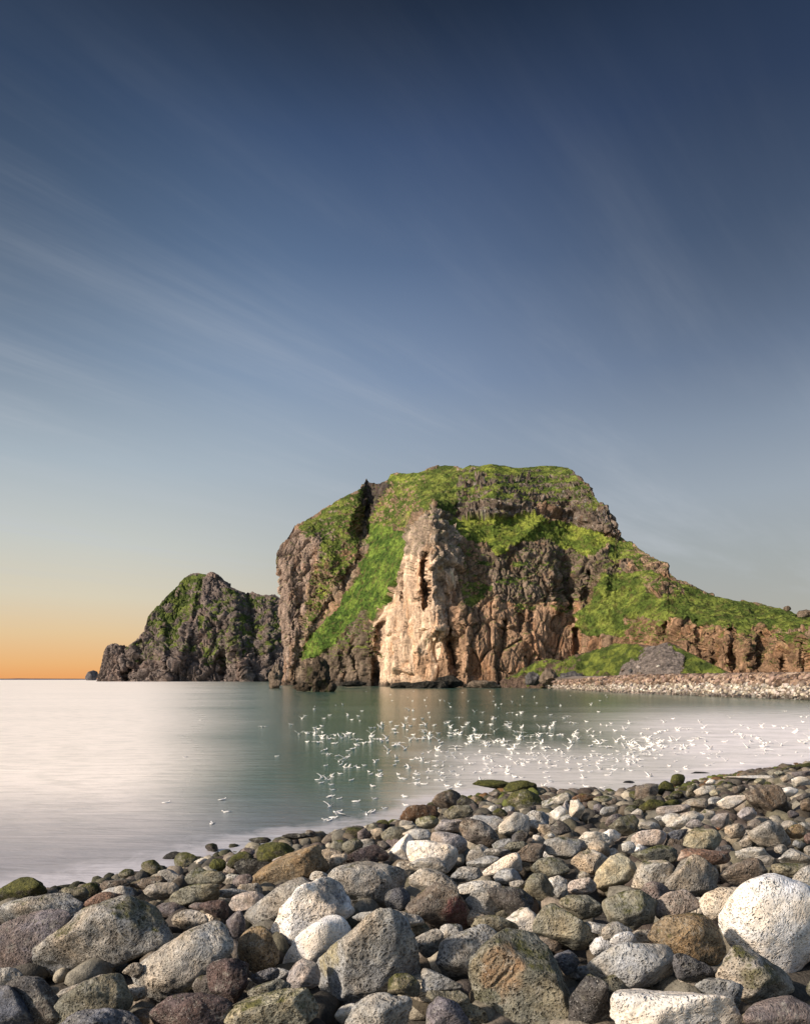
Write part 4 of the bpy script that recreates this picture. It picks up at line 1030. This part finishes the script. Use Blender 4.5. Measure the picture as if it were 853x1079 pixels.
# ---- smaller rocks that fill the gaps, each its own thing, named after the rock beside it
NHERO = len(heroes)
occ = [h[2] for h in heroes]
SHX = np.array([p[0] for p in SH], float); SHY = np.array([p[1] for p in SH], float)
CNAME = dict(white='white', pale='pale grey', grey='grey', dark='dark grey', purple='purple', brown='brown', tan='tan', olive='olive', pink='pinkish', maroon='maroon', mossy='mossy', blue='blue grey')
fills = []; used = set(h[0] for h in heroes)
def inside_any(x, y):
    X = np.array([x]); Y = np.array([y])
    return any(pip(h, X, Y)[0] for h in occ)
tries = 0; NF = 300-NHERO
while len(fills) < NF and tries < 30000:
    tries += 1
    x = rng.uniform(-8, 860); y = rng.uniform(800, 1080)
    ysh = np.interp(x, SHX, SHY)
    if y < ysh+3: continue
    if y > 985 and rng.random() < .5: continue
    if inside_any(x, y): continue
    r = (3.5+(y-800)*.045)*rng.uniform(.8, 1.6)
    if any((x-f[0])**2+((y-f[1])*1.5)**2 < (.80*(r+f[2]))**2 for f in fills): continue
    fills.append((x, y, r))
names = list(CNAME)
hc = np.array([h[1] for h in heroes])
for x, y, r in sorted(fills, key=lambda f: f[1]):
    ysh = np.interp(x, SHX, SHY)
    nearwater = (y-ysh) < (20 if x > 560 else 12)
    c = rng.choice(['mossy', 'olive', 'brown', 'brown'] if nearwater else names, p=None if nearwater else [.13, .23, .25, .09, .04, .05, .10, .05, .04, .01, .0, .01])
    k = int(rng.integers(7, 10)); a = np.sort(rng.uniform(0, 2*math.pi, k)); e = rng.uniform(.62, .9)
    a = np.arange(k)/k*2*math.pi+rng.uniform(-.25, .25, k)
    th = rng.uniform(-.5, .35)
    pts = []
    for q in a:
        u_, v_ = r*1.15*math.cos(q)*rng.uniform(.9, 1.1), r*e*math.sin(q)*rng.uniform(.9, 1.1)
        pts.append((x+u_*math.cos(th)-v_*math.sin(th), y+u_*math.sin(th)+v_*math.cos(th)))
    moss = rng.uniform(.5, .85) if nearwater and rng.random() < .7 else rng.uniform(0, .3)
    o, cpx, w3, size = place_rock(pts, c, float(rng.choice([9, 14, 22, 30])), moss, rng, sub=4, raise_=-.03)
    d = np.hypot(hc[:, 0]-x, (hc[:, 1]-y)); order = np.argsort(d)
    cname = 'mossy' if moss > .5 else CNAME[c]
    size_w = 'tiny' if r < 6.5 else 'small' if r < 11 else 'modest'
    def rel(i):
        dx, dy = x-hc[i][0], y-hc[i][1]
        if abs(dx) > abs(dy): return 'right of' if dx > 0 else 'left of'
        return 'below' if dy > 0 else 'above'
    lab = None
    for i in order[:6]:
        l_ = f"{size_w} {cname} rock {rel(i)} the {heroes[i][0]}"
        if l_ not in used and len(l_.split()) <= 16: lab = l_; break
    if lab is None:
        for shp in ('rounded', 'angular', 'squat', 'half-buried', 'lopsided'):
            for i in order[:6]:
                l_ = f"{size_w} {shp} {cname} rock {rel(i)} the {heroes[i][0]}"
                if l_ not in used and len(l_.split()) <= 16: lab = l_; break
            if lab: break
    used.add(lab); tag(o, lab, 'rock', 'boulders of the near shore')

# ---- the uncountable small stones that pack the gaps: one object
def merged_stones(name, pos, rad, cols, mat, sub=2, flat=.75, variants=9, sink=.0):
    rg = np.random.default_rng(5)
    Vs = []
    for k in range(variants):
        a = np.arange(8)/8*2*math.pi
        out = [(math.cos(q)*rg.uniform(.8, 1.05), math.sin(q)*rg.uniform(.75, 1.0)*flat) for q in a]
        P, Fc = rock_verts(out, float(rg.choice([12, 20, 32])), 1.7, sub, rg); Vs.append(P[:, [0, 2, 1]])
    nv = len(Vs[0]); n = len(pos)
    V = np.zeros((n, nv, 3)); 
    for i in range(n):
        P = Vs[i % variants]; q = rg.uniform(0, 6.283); c, s_ = math.cos(q), math.sin(q)
        tl = rg.uniform(-.4, .4); ct, st = math.cos(tl), math.sin(tl)
        Q = np.stack([P[:, 0], P[:, 1]*ct-P[:, 2]*st, P[:, 1]*st+P[:, 2]*ct], -1)
        V[i] = np.stack([Q[:, 0]*c-Q[:, 1]*s_, Q[:, 0]*s_+Q[:, 1]*c, Q[:, 2]], -1)*rad[i]+pos[i]
    Fa = (np.arange(n)[:, None, None]*nv+Fc[None]).reshape(-1, 3)
    me = mesh_np(name, V.reshape(-1, 3), Fa, True, np.repeat(cols, nv, 0))
    return link(name, me, mat)
def stones_mat(name, sc=10.0):
    m, t, bs = new_mat(name)
    a = t.node('ShaderNodeVertexColor'); a.layer_name = 'Col'; tc = t.node('ShaderNodeTexCoord'); p = tc.outputs['Object']
    n = t.noise(p, sc, 6, .68); vv = t.voro(p, sc*4)
    v = t.math('MULTIPLY', t.mapr(n, .3, .7, .6, 1.4), t.mapr(vv, .1, .35, .55, 1.0))
    b = t.mix(1.0, a.outputs['Color'], v, 'MULTIPLY')
    t.put(bs.inputs['Base Color'], b); bs.inputs['Roughness'].default_value = .88
    t.put(bs.inputs['Normal'], t.bump(n, 1.0, .35/sc)); return m
M_ST = stones_mat('small_stones')
gx, gy = [], []
cand = rng.uniform(0, 1, (60000, 2))
X = -30+cand[:, 0]*75; Y = -8+cand[:, 1]*62; X0_, Y0_ = X, Y
sdv = shore_dist(X, Y)
inview = (Y > 1.5) & (np.abs(X) < .75*Y+3)
keep = (sdv > -.5) & (sdv < 22) & ((inview & (rng.random(60000) < .75)) | (rng.random(60000) < .12))
X, Y, sdv = X[keep], Y[keep], sdv[keep]
rad = rng.uniform(.07, .24, len(X))*(1+np.clip(Y, 0, 40)*.012)
Zb = np.maximum(Bz(X, Y), -.1)-.24+rad*.35
ci = rng.choice(len(names)-2, len(X)); pal = np.array([PAL[n_] for n_ in names])
cols = (pal[ci]*.6+.08)*np.array([1.06, 1.0, .86])*rng.uniform(.25, .72, (len(X), 1)); nw = sdv < 1.2
cols[nw] = np.array([.05, .05, .03])*rng.uniform(.5, 1.5, (nw.sum(), 1))
gm = (rng.random(len(X)) < np.clip(1.1-sdv/3.6, 0, .8)*(X > -1)); cols[gm] = np.array([.075, .085, .022])*rng.uniform(.5, 1.7, (gm.sum(), 1))
rm = gm & (rng.random(len(X)) < .38); cols[rm] = np.array([.11, .062, .03])*rng.uniform(.5, 1.6, (rm.sum(), 1))
rad = np.where(sdv < 2.5, rad*.8, rad); Zb = Zb-np.where(sdv < 2.5, .06, 0)
so_ = merged_stones('shore_stones', np.stack([X, Y, Zb], -1), rad, cols, M_ST, 2)
tag(so_, 'countless small stones filling gaps between the boulders', 'stones', kind='stuff')

# big stones out of view to either side so that the bank goes on
for i in range(0):
    pass

# ---- pebbles of the far beach
n = 9000
uu = 540+rng.beta(1.3, 1.0, n)*520; kk = rng.uniform(-.02, 1.5, n)
d0 = np.interp(uu, [p[0] for p in FB], [p[1] for p in FB]); wd = np.interp(uu, [520, 600, 853, 1600], [8, 22, 17, 14])
zt = np.interp(uu, [520, 560, 600, 650, 700, 853, 1600], [.6, 1.6, 3.0, 4.2, 4.9, 4.9, 4.5])
zf = np.interp(kk, [0, .25, .5, .8, 1, 1.6], [0, .32, .6, .92, 1.0, 1.03])
pos = np.stack([(uu-CX)/F*d0, d0+kk*wd, zt*zf], -1)
rad = rng.uniform(.2, .85, n)*np.where(kk > .45, 1.15, .8)
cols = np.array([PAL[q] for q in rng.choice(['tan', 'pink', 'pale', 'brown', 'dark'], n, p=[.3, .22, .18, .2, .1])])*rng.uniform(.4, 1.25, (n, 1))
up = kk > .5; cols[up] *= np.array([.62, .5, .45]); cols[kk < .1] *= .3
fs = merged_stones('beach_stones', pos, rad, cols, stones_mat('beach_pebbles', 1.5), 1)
tag(fs, 'countless pebbles and boulders of the bank across the bay', 'stones', kind='stuff')

# ------------------------------------------------------------------ rocks standing at the cliff foot and in the bay
def stack(px_outline, D, label, colr, p, T, sub=5, cat='sea rock', rough=1.6, name='sea_rock', moss=.0):
    xs = [a for a, b in px_outline]; ys = [b for a, b in px_outline]; cx, cy = (min(xs)+max(xs))/2, (min(ys)+max(ys))/2
    s = D/F
    P, Fc = rock_verts([((a-cx)*s, (cy-b)*s) for a, b in px_outline], p, T, sub, rng, rough)
    W = np.stack([P[:, 0], P[:, 2], P[:, 1]], -1)
    sz = (max(ys)-min(ys))*s; X = W/sz
    jg = .12 if name == 'sea_stack' else 1.0
    dd = jg*(ridged(X[:, 0]*2.5+D, X[:, 1]*2.5, X[:, 2]*1.6, 4)*.09*sz+fbm(X[:, 0]*5, X[:, 1]*5+D, X[:, 2]*5, 4)*.09*sz)
    nn = W/np.linalg.norm(W, axis=1)[:, None]; W = W+nn*dd[:, None]*np.clip(1.3-abs(X[:, 2:3]), .3, 1)
    g = sstep(.25, .6, fbm(X[:, 0]*4, X[:, 1]*4, X[:, 2]*4, 3))*moss
    c = np.array(PAL[colr])[None]*(1+.5*fbm(X[:, 0]*6, X[:, 1]*6, X[:, 2]*3, 3))[:, None]
    c = c*(1-g[:, None])+np.array([.07, .085, .02])*g[:, None]
    me = mesh_np(name, W, Fc, True, np.concatenate([np.clip(c, .01, .8), g[:, None]], 1))
    o = link(name, me, M_HILL, ((cx-CX)*s, D, CAMZ+(HY-cy)*s)); tag(o, label, cat); return o
def zz(v, x0, y0, s): return [(x0+v[i]/s, y0+v[i+1]/s) for i in range(0, len(v), 2)]
Z1 = (280, 480, 4.15)
stack(zz([192,985,200,945,222,905,240,900,258,915,272,960,285,1000,295,1030,200,1040], *Z1), 222, 'jagged dark rock tower standing in the bay before the gully', 'towr', 20, 7, moss=.5, sub=6)
stack(zz([118,1022,150,1000,190,992,200,1030,140,1030], *Z1), 226, 'low dark ledge on the left foot of the rock tower', 'towr', 14, 4, 4)
stack(zz([270,1020,285,990,300,1000,306,1030], *Z1), 220, 'small dark knob right of the rock tower', 'towr', 12, 3, 4)
stack(zz([20,1018,24,950,40,918,56,925,64,990,60,1022], *Z1), 305, 'narrow brown pinnacle at the left cliff corner', 'brown', 16, 5, moss=.2)
stack(zz([330,1005,360,990,400,985,440,1000,430,1010,340,1010], *Z1), 330, 'low dark rocks under the fluted cliff', 'wet', 14, 6, 4)
stack(zz([545,1010,570,995,620,992,650,1015,560,1020], *Z1), 318, 'small dark rock left of the buttress foot rocks', 'wet', 14, 6, 4)
stack(zz([610,1018,640,998,700,988,760,995,790,1005,800,1025,620,1025], *Z1), 316, 'long dark rock at the foot of the cream buttress', 'wet', 18, 7)
stack(zz([752,1008,764,990,786,988,796,1018,756,1022], *Z1), 312, 'dark block right end of the buttress foot rocks', 'wet', 18, 6, 4)
stack(zz([0,1000,10,975,60,965,110,1005,60,1015], 460, 480, 4.15), 318, 'low black rock at the foot of the brown cliff', 'wet', 14, 6, 4)
stack(zz([120,1010,160,985,240,990,280,1015,200,1022], 460, 480, 4.15), 318, 'flat brown rock below the brown cliff', 'brown', 14, 6, 4)
stack(zz([455,985,470,945,495,935,525,975,510,1000,470,1000], 460, 480, 4.15), 296, 'tilted brown block beside the green mound', 'brown', 26, 7, 4)
stack(zz([390,1000,400,960,430,950,450,990,440,1005], 460, 480, 4.15), 306, 'dark block left of the tilted brown block', 'dark', 22, 6, 4)
stack(zz([540,985,550,950,600,945,640,960,650,990,600,1000], 460, 480, 4.15), 282, 'dark broken rock in front of the green mound', 'dark', 24, 7, 4)
stack(zz([38,476,44,458,58,434,76,431,81,470,82,478,40,479], 80, 590, 3.709), 3000, 'tiny dark sea stack left of the far headland', 'islet', 40, 50, 4, cat='sea stack', name='sea_stack', rough=.25)
stack(zz([742,325,750,316,762,318,768,330,755,335], 640, 560, 4.005), 296, 'small knob of rock on the grassy skyline', 'brown', 14, 3, 3, cat='rock', name='skyline_rock')
stack(zz([798,350,815,333,845,332,880,345,880,365,800,362], 640, 560, 4.005), 296, 'brown rounded rock on the skyline at the right edge', 'brown', 12, 6, 4, cat='rock', name='skyline_rock')
for i, (a, b, w_, h_, lb, cc) in enumerate([(672,703,5,4,'pale grey block lying on the grey scree','pink'),(664,707,4,4,'dark block left of the scree','dark'),(655,706,3.5,3.5,'brown block at the green mound edge','brown'),
      (693,702,3.5,2.5,'white specked block on the right of the scree','pale'),(673,710,6,4.5,'big brown boulder at the foot of the scree','brown')]):
    D = 236+(719-b)*.7
    q = [(a+w_/2*math.cos(t_)*rng.uniform(.8, 1.1), b+h_/2*math.sin(t_)*rng.uniform(.8, 1.1)) for t_ in np.arange(7)/7*6.283]
    stack(q, D-3, lb, cc, 20, w_/F*D, 3, cat='rock', name='scree_block')

# ------------------------------------------------------------------ gulls on the bay
def gull_mesh(kind, rg):
    """one continuous bird: body, neck, head, bill, tail; wings folded or lifted"""
    bm = bmesh.new()
    prof = [(-.24, .005, .06), (-.20, .022, .055), (-.12, .05, .05), (-.02, .072, .045), (.07, .068, .05), (.12, .045, .075), (.145, .034, .115), (.175, .036, .135), (.205, .026, .135), (.225, .010, .13), (.26, .003, .122)]
    rings = []
    for (x, r, z) in prof:
        rings.append([bm.verts.new((x, r*math.cos(a), z+r*(.85 if x < .1 else 1)*math.sin(a))) for a in np.arange(10)/10*2*math.pi])
    for a, b in zip(rings[:-1], rings[1:]):
        for i in range(10): bm.faces.new((a[i], a[(i+1) % 10], b[(i+1) % 10], b[i]))
    bm.faces.new(rings[0][::-1]); bm.faces.new(rings[-1])
    for sg in (-1, 1):
        if kind == 0: pts = [(.07, .055, .085), (-.10, .085, .09), (-.30, .02, .085)]; ch = [.05, .055, .008]; th = .012
        elif kind == 1: pts = [(.05, .05, .09), (.03, .16, .21), (-.03, .30, .30), (-.12, .42, .36)]; ch = [.085, .08, .055, .01]; th = .010
        else: pts = [(.05, .05, .09), (.06, .20, .135), (0, .38, .11), (-.12, .54, .09)]; ch = [.085, .08, .05, .01]; th = .010
        prev = None
        for (x, y, z), c in zip(pts, ch):
            if kind == 0: q = [bm.verts.new((x, sg*(y+.0), z-c)), bm.verts.new((x, sg*(y+th), z)), bm.verts.new((x, sg*(y-.03), z+c*.45)), bm.verts.new((x, sg*(y-.03), z-c*.3))]
            else: q = [bm.verts.new((x+c, sg*y, z)), bm.verts.new((x, sg*y, z+th)), bm.verts.new((x-c, sg*y, z)), bm.verts.new((x, sg*y, z-th*.5))]
            if prev:
                for i in range(4): bm.faces.new((prev[i], prev[(i+1) % 4], q[(i+1) % 4], q[i]))
            prev = q
        bm.faces.new(prev)
    bmesh.ops.recalc_face_normals(bm, faces=bm.faces)
    me = bpy.data.meshes.new('gull'); bm.to_mesh(me); bm.free()
    for f in me.polygons: f.use_smooth = True
    return me
mg, tg, bg_ = new_mat('gull_plumage')
tcg = tg.node('ShaderNodeTexCoord'); sg_ = tg.node('ShaderNodeSeparateXYZ'); tg.put(sg_.inputs[0], tcg.outputs['Object'])
gn_ = tg.noise(tcg.outputs['Object'], 30, 3)
tg.put(bg_.inputs['Base Color'], tg.mix(tg.mapr(sg_.outputs[0], .232, .24, 0, 1), tg.mix(tg.mapr(gn_, .3, .8, 0, .3), (.80, .78, .75), (.60, .60, .60)), (.75, .45, .08)))
bg_.inputs['Roughness'].default_value = .6
GM = [gull_mesh(k, rng) for k in range(3)]
for g_ in GM: g_.materials.append(mg)
birds = []
def water_ok(x, y):
    return y < np.interp(x, SHX, SHY)-5
t_ = 0
while len(birds) < 640 and t_ < 20000:
    t_ += 1; k = rng.random()
    if k < .62:
        x = rng.uniform(335, 700) if rng.random() < .72 else rng.uniform(640, 860)
        if x < 430 and rng.random() < .35: continue
        yc = np.interp(x, [330, 420, 480, 540, 620, 700, 860], [802, 809, 808, 801, 798, 789, 784]); sg2 = np.interp(x, [330, 450, 560, 700, 860], [15, 15, 13, 12, 12])
        y = rng.normal(yc, sg2)
    elif k < .78: x = rng.normal(480, 80); y = rng.normal(775, 14)
    elif k < .93: x = rng.uniform(305, 640); y = 728+rng.random()**.8*55
    elif k < .97: x = rng.uniform(330, 430); y = rng.uniform(815, 866)
    else: x = rng.uniform(640, 850); y = rng.uniform(742, 780)
    if y < 727 or not water_ok(x, y): continue
    if y < 745 and x > 640: continue
    birds.append((x, y))
outl = [(176,846,'white gull on the open water far left of the flock'),(223,868,'gull on the water above the golden boulder'),(238,856,'gull sitting just off the twin mossy rocks'),
        (195,798,'lone gull far out on the left water'),(211,759,'distant gull toward the far headland'),(292,797,'gull at the left fringe beside the rock tower reflection'),(235,843,'gull alone between shore and left fringe'),
        (386,858,'gull with trailing wings close to the shore left of the point'),(405,852,'gull nearest the rust brown rock'),(352,862,'gull low on dark water left of the point'),(617,829,'gull over the inlet beside the reddish reef')]
birds.sort(key=lambda b: -b[1])
def put_gull(x, y, k):
    D = F*CAMZ/(y-HY); o = bpy.data.objects.new('gull', GM[k]); COL.objects.link(o)
    zc = .05 if k == 2 else -.02
    o.location = ((x-CX)/F*D, D, zc); o.rotation_euler = (0, 0, float(rng.choice([1.2, 1.9, 2.6, 3.4, .6, .1]))+rng.uniform(-.4, .4))
    sc_ = .52*rng.uniform(.85, 1.15); o.scale = (sc_, sc_, sc_); return o
nind = 300-len(outl)
for x, y, lb in outl: tag(put_gull(x, y, 1 if 'wings' in lb else 0), lb, 'gull', 'gulls resting on the bay')
for i, (x, y) in enumerate(birds[:nind]):
    tag(put_gull(x, y, int(rng.choice([0, 1, 2], p=[.66, .26, .08]))), 'white gull in the glittering flock scattered over the middle of the bay', 'gull', 'gulls resting on the bay')
rest = birds[nind:]
Vs, Fs, off = [], [], 0
tri = []
for g_ in GM:
    g_.calc_loop_triangles(); v = np.zeros(len(g_.vertices)*3); g_.vertices.foreach_get('co', v); tr = np.zeros(len(g_.loop_triangles)*3, np.int32); g_.loop_triangles.foreach_get('vertices', tr)
    tri.append((v.reshape(-1, 3), tr.reshape(-1, 3)))
for x, y in rest:
    D = F*CAMZ/(y-HY); v, f = tri[int(rng.integers(0, 3))]; q = rng.uniform(0, 6.28); c, s_ = math.cos(q)*.85, math.sin(q)*.85
    Vs.append(np.stack([v[:, 0]*c-v[:, 1]*s_+(x-CX)/F*D, v[:, 0]*s_+v[:, 1]*c+D, v[:, 2]*.85], -1)); Fs.append(f+off); off += len(v)
fm = mesh_np('distant_gulls', np.vstack(Vs), np.vstack(Fs))
m2 = simple_mat('distant_gull_white', (.85, .83, .79), .6, .08, 3)
tag(link('distant_gulls', fm, m2), 'the farther gulls dotted over the bay', 'gulls', kind='stuff')
print('HEROES', NHERO, 'FILL', len(fills), 'BIRDS', len(birds), 'STONES', len(X))
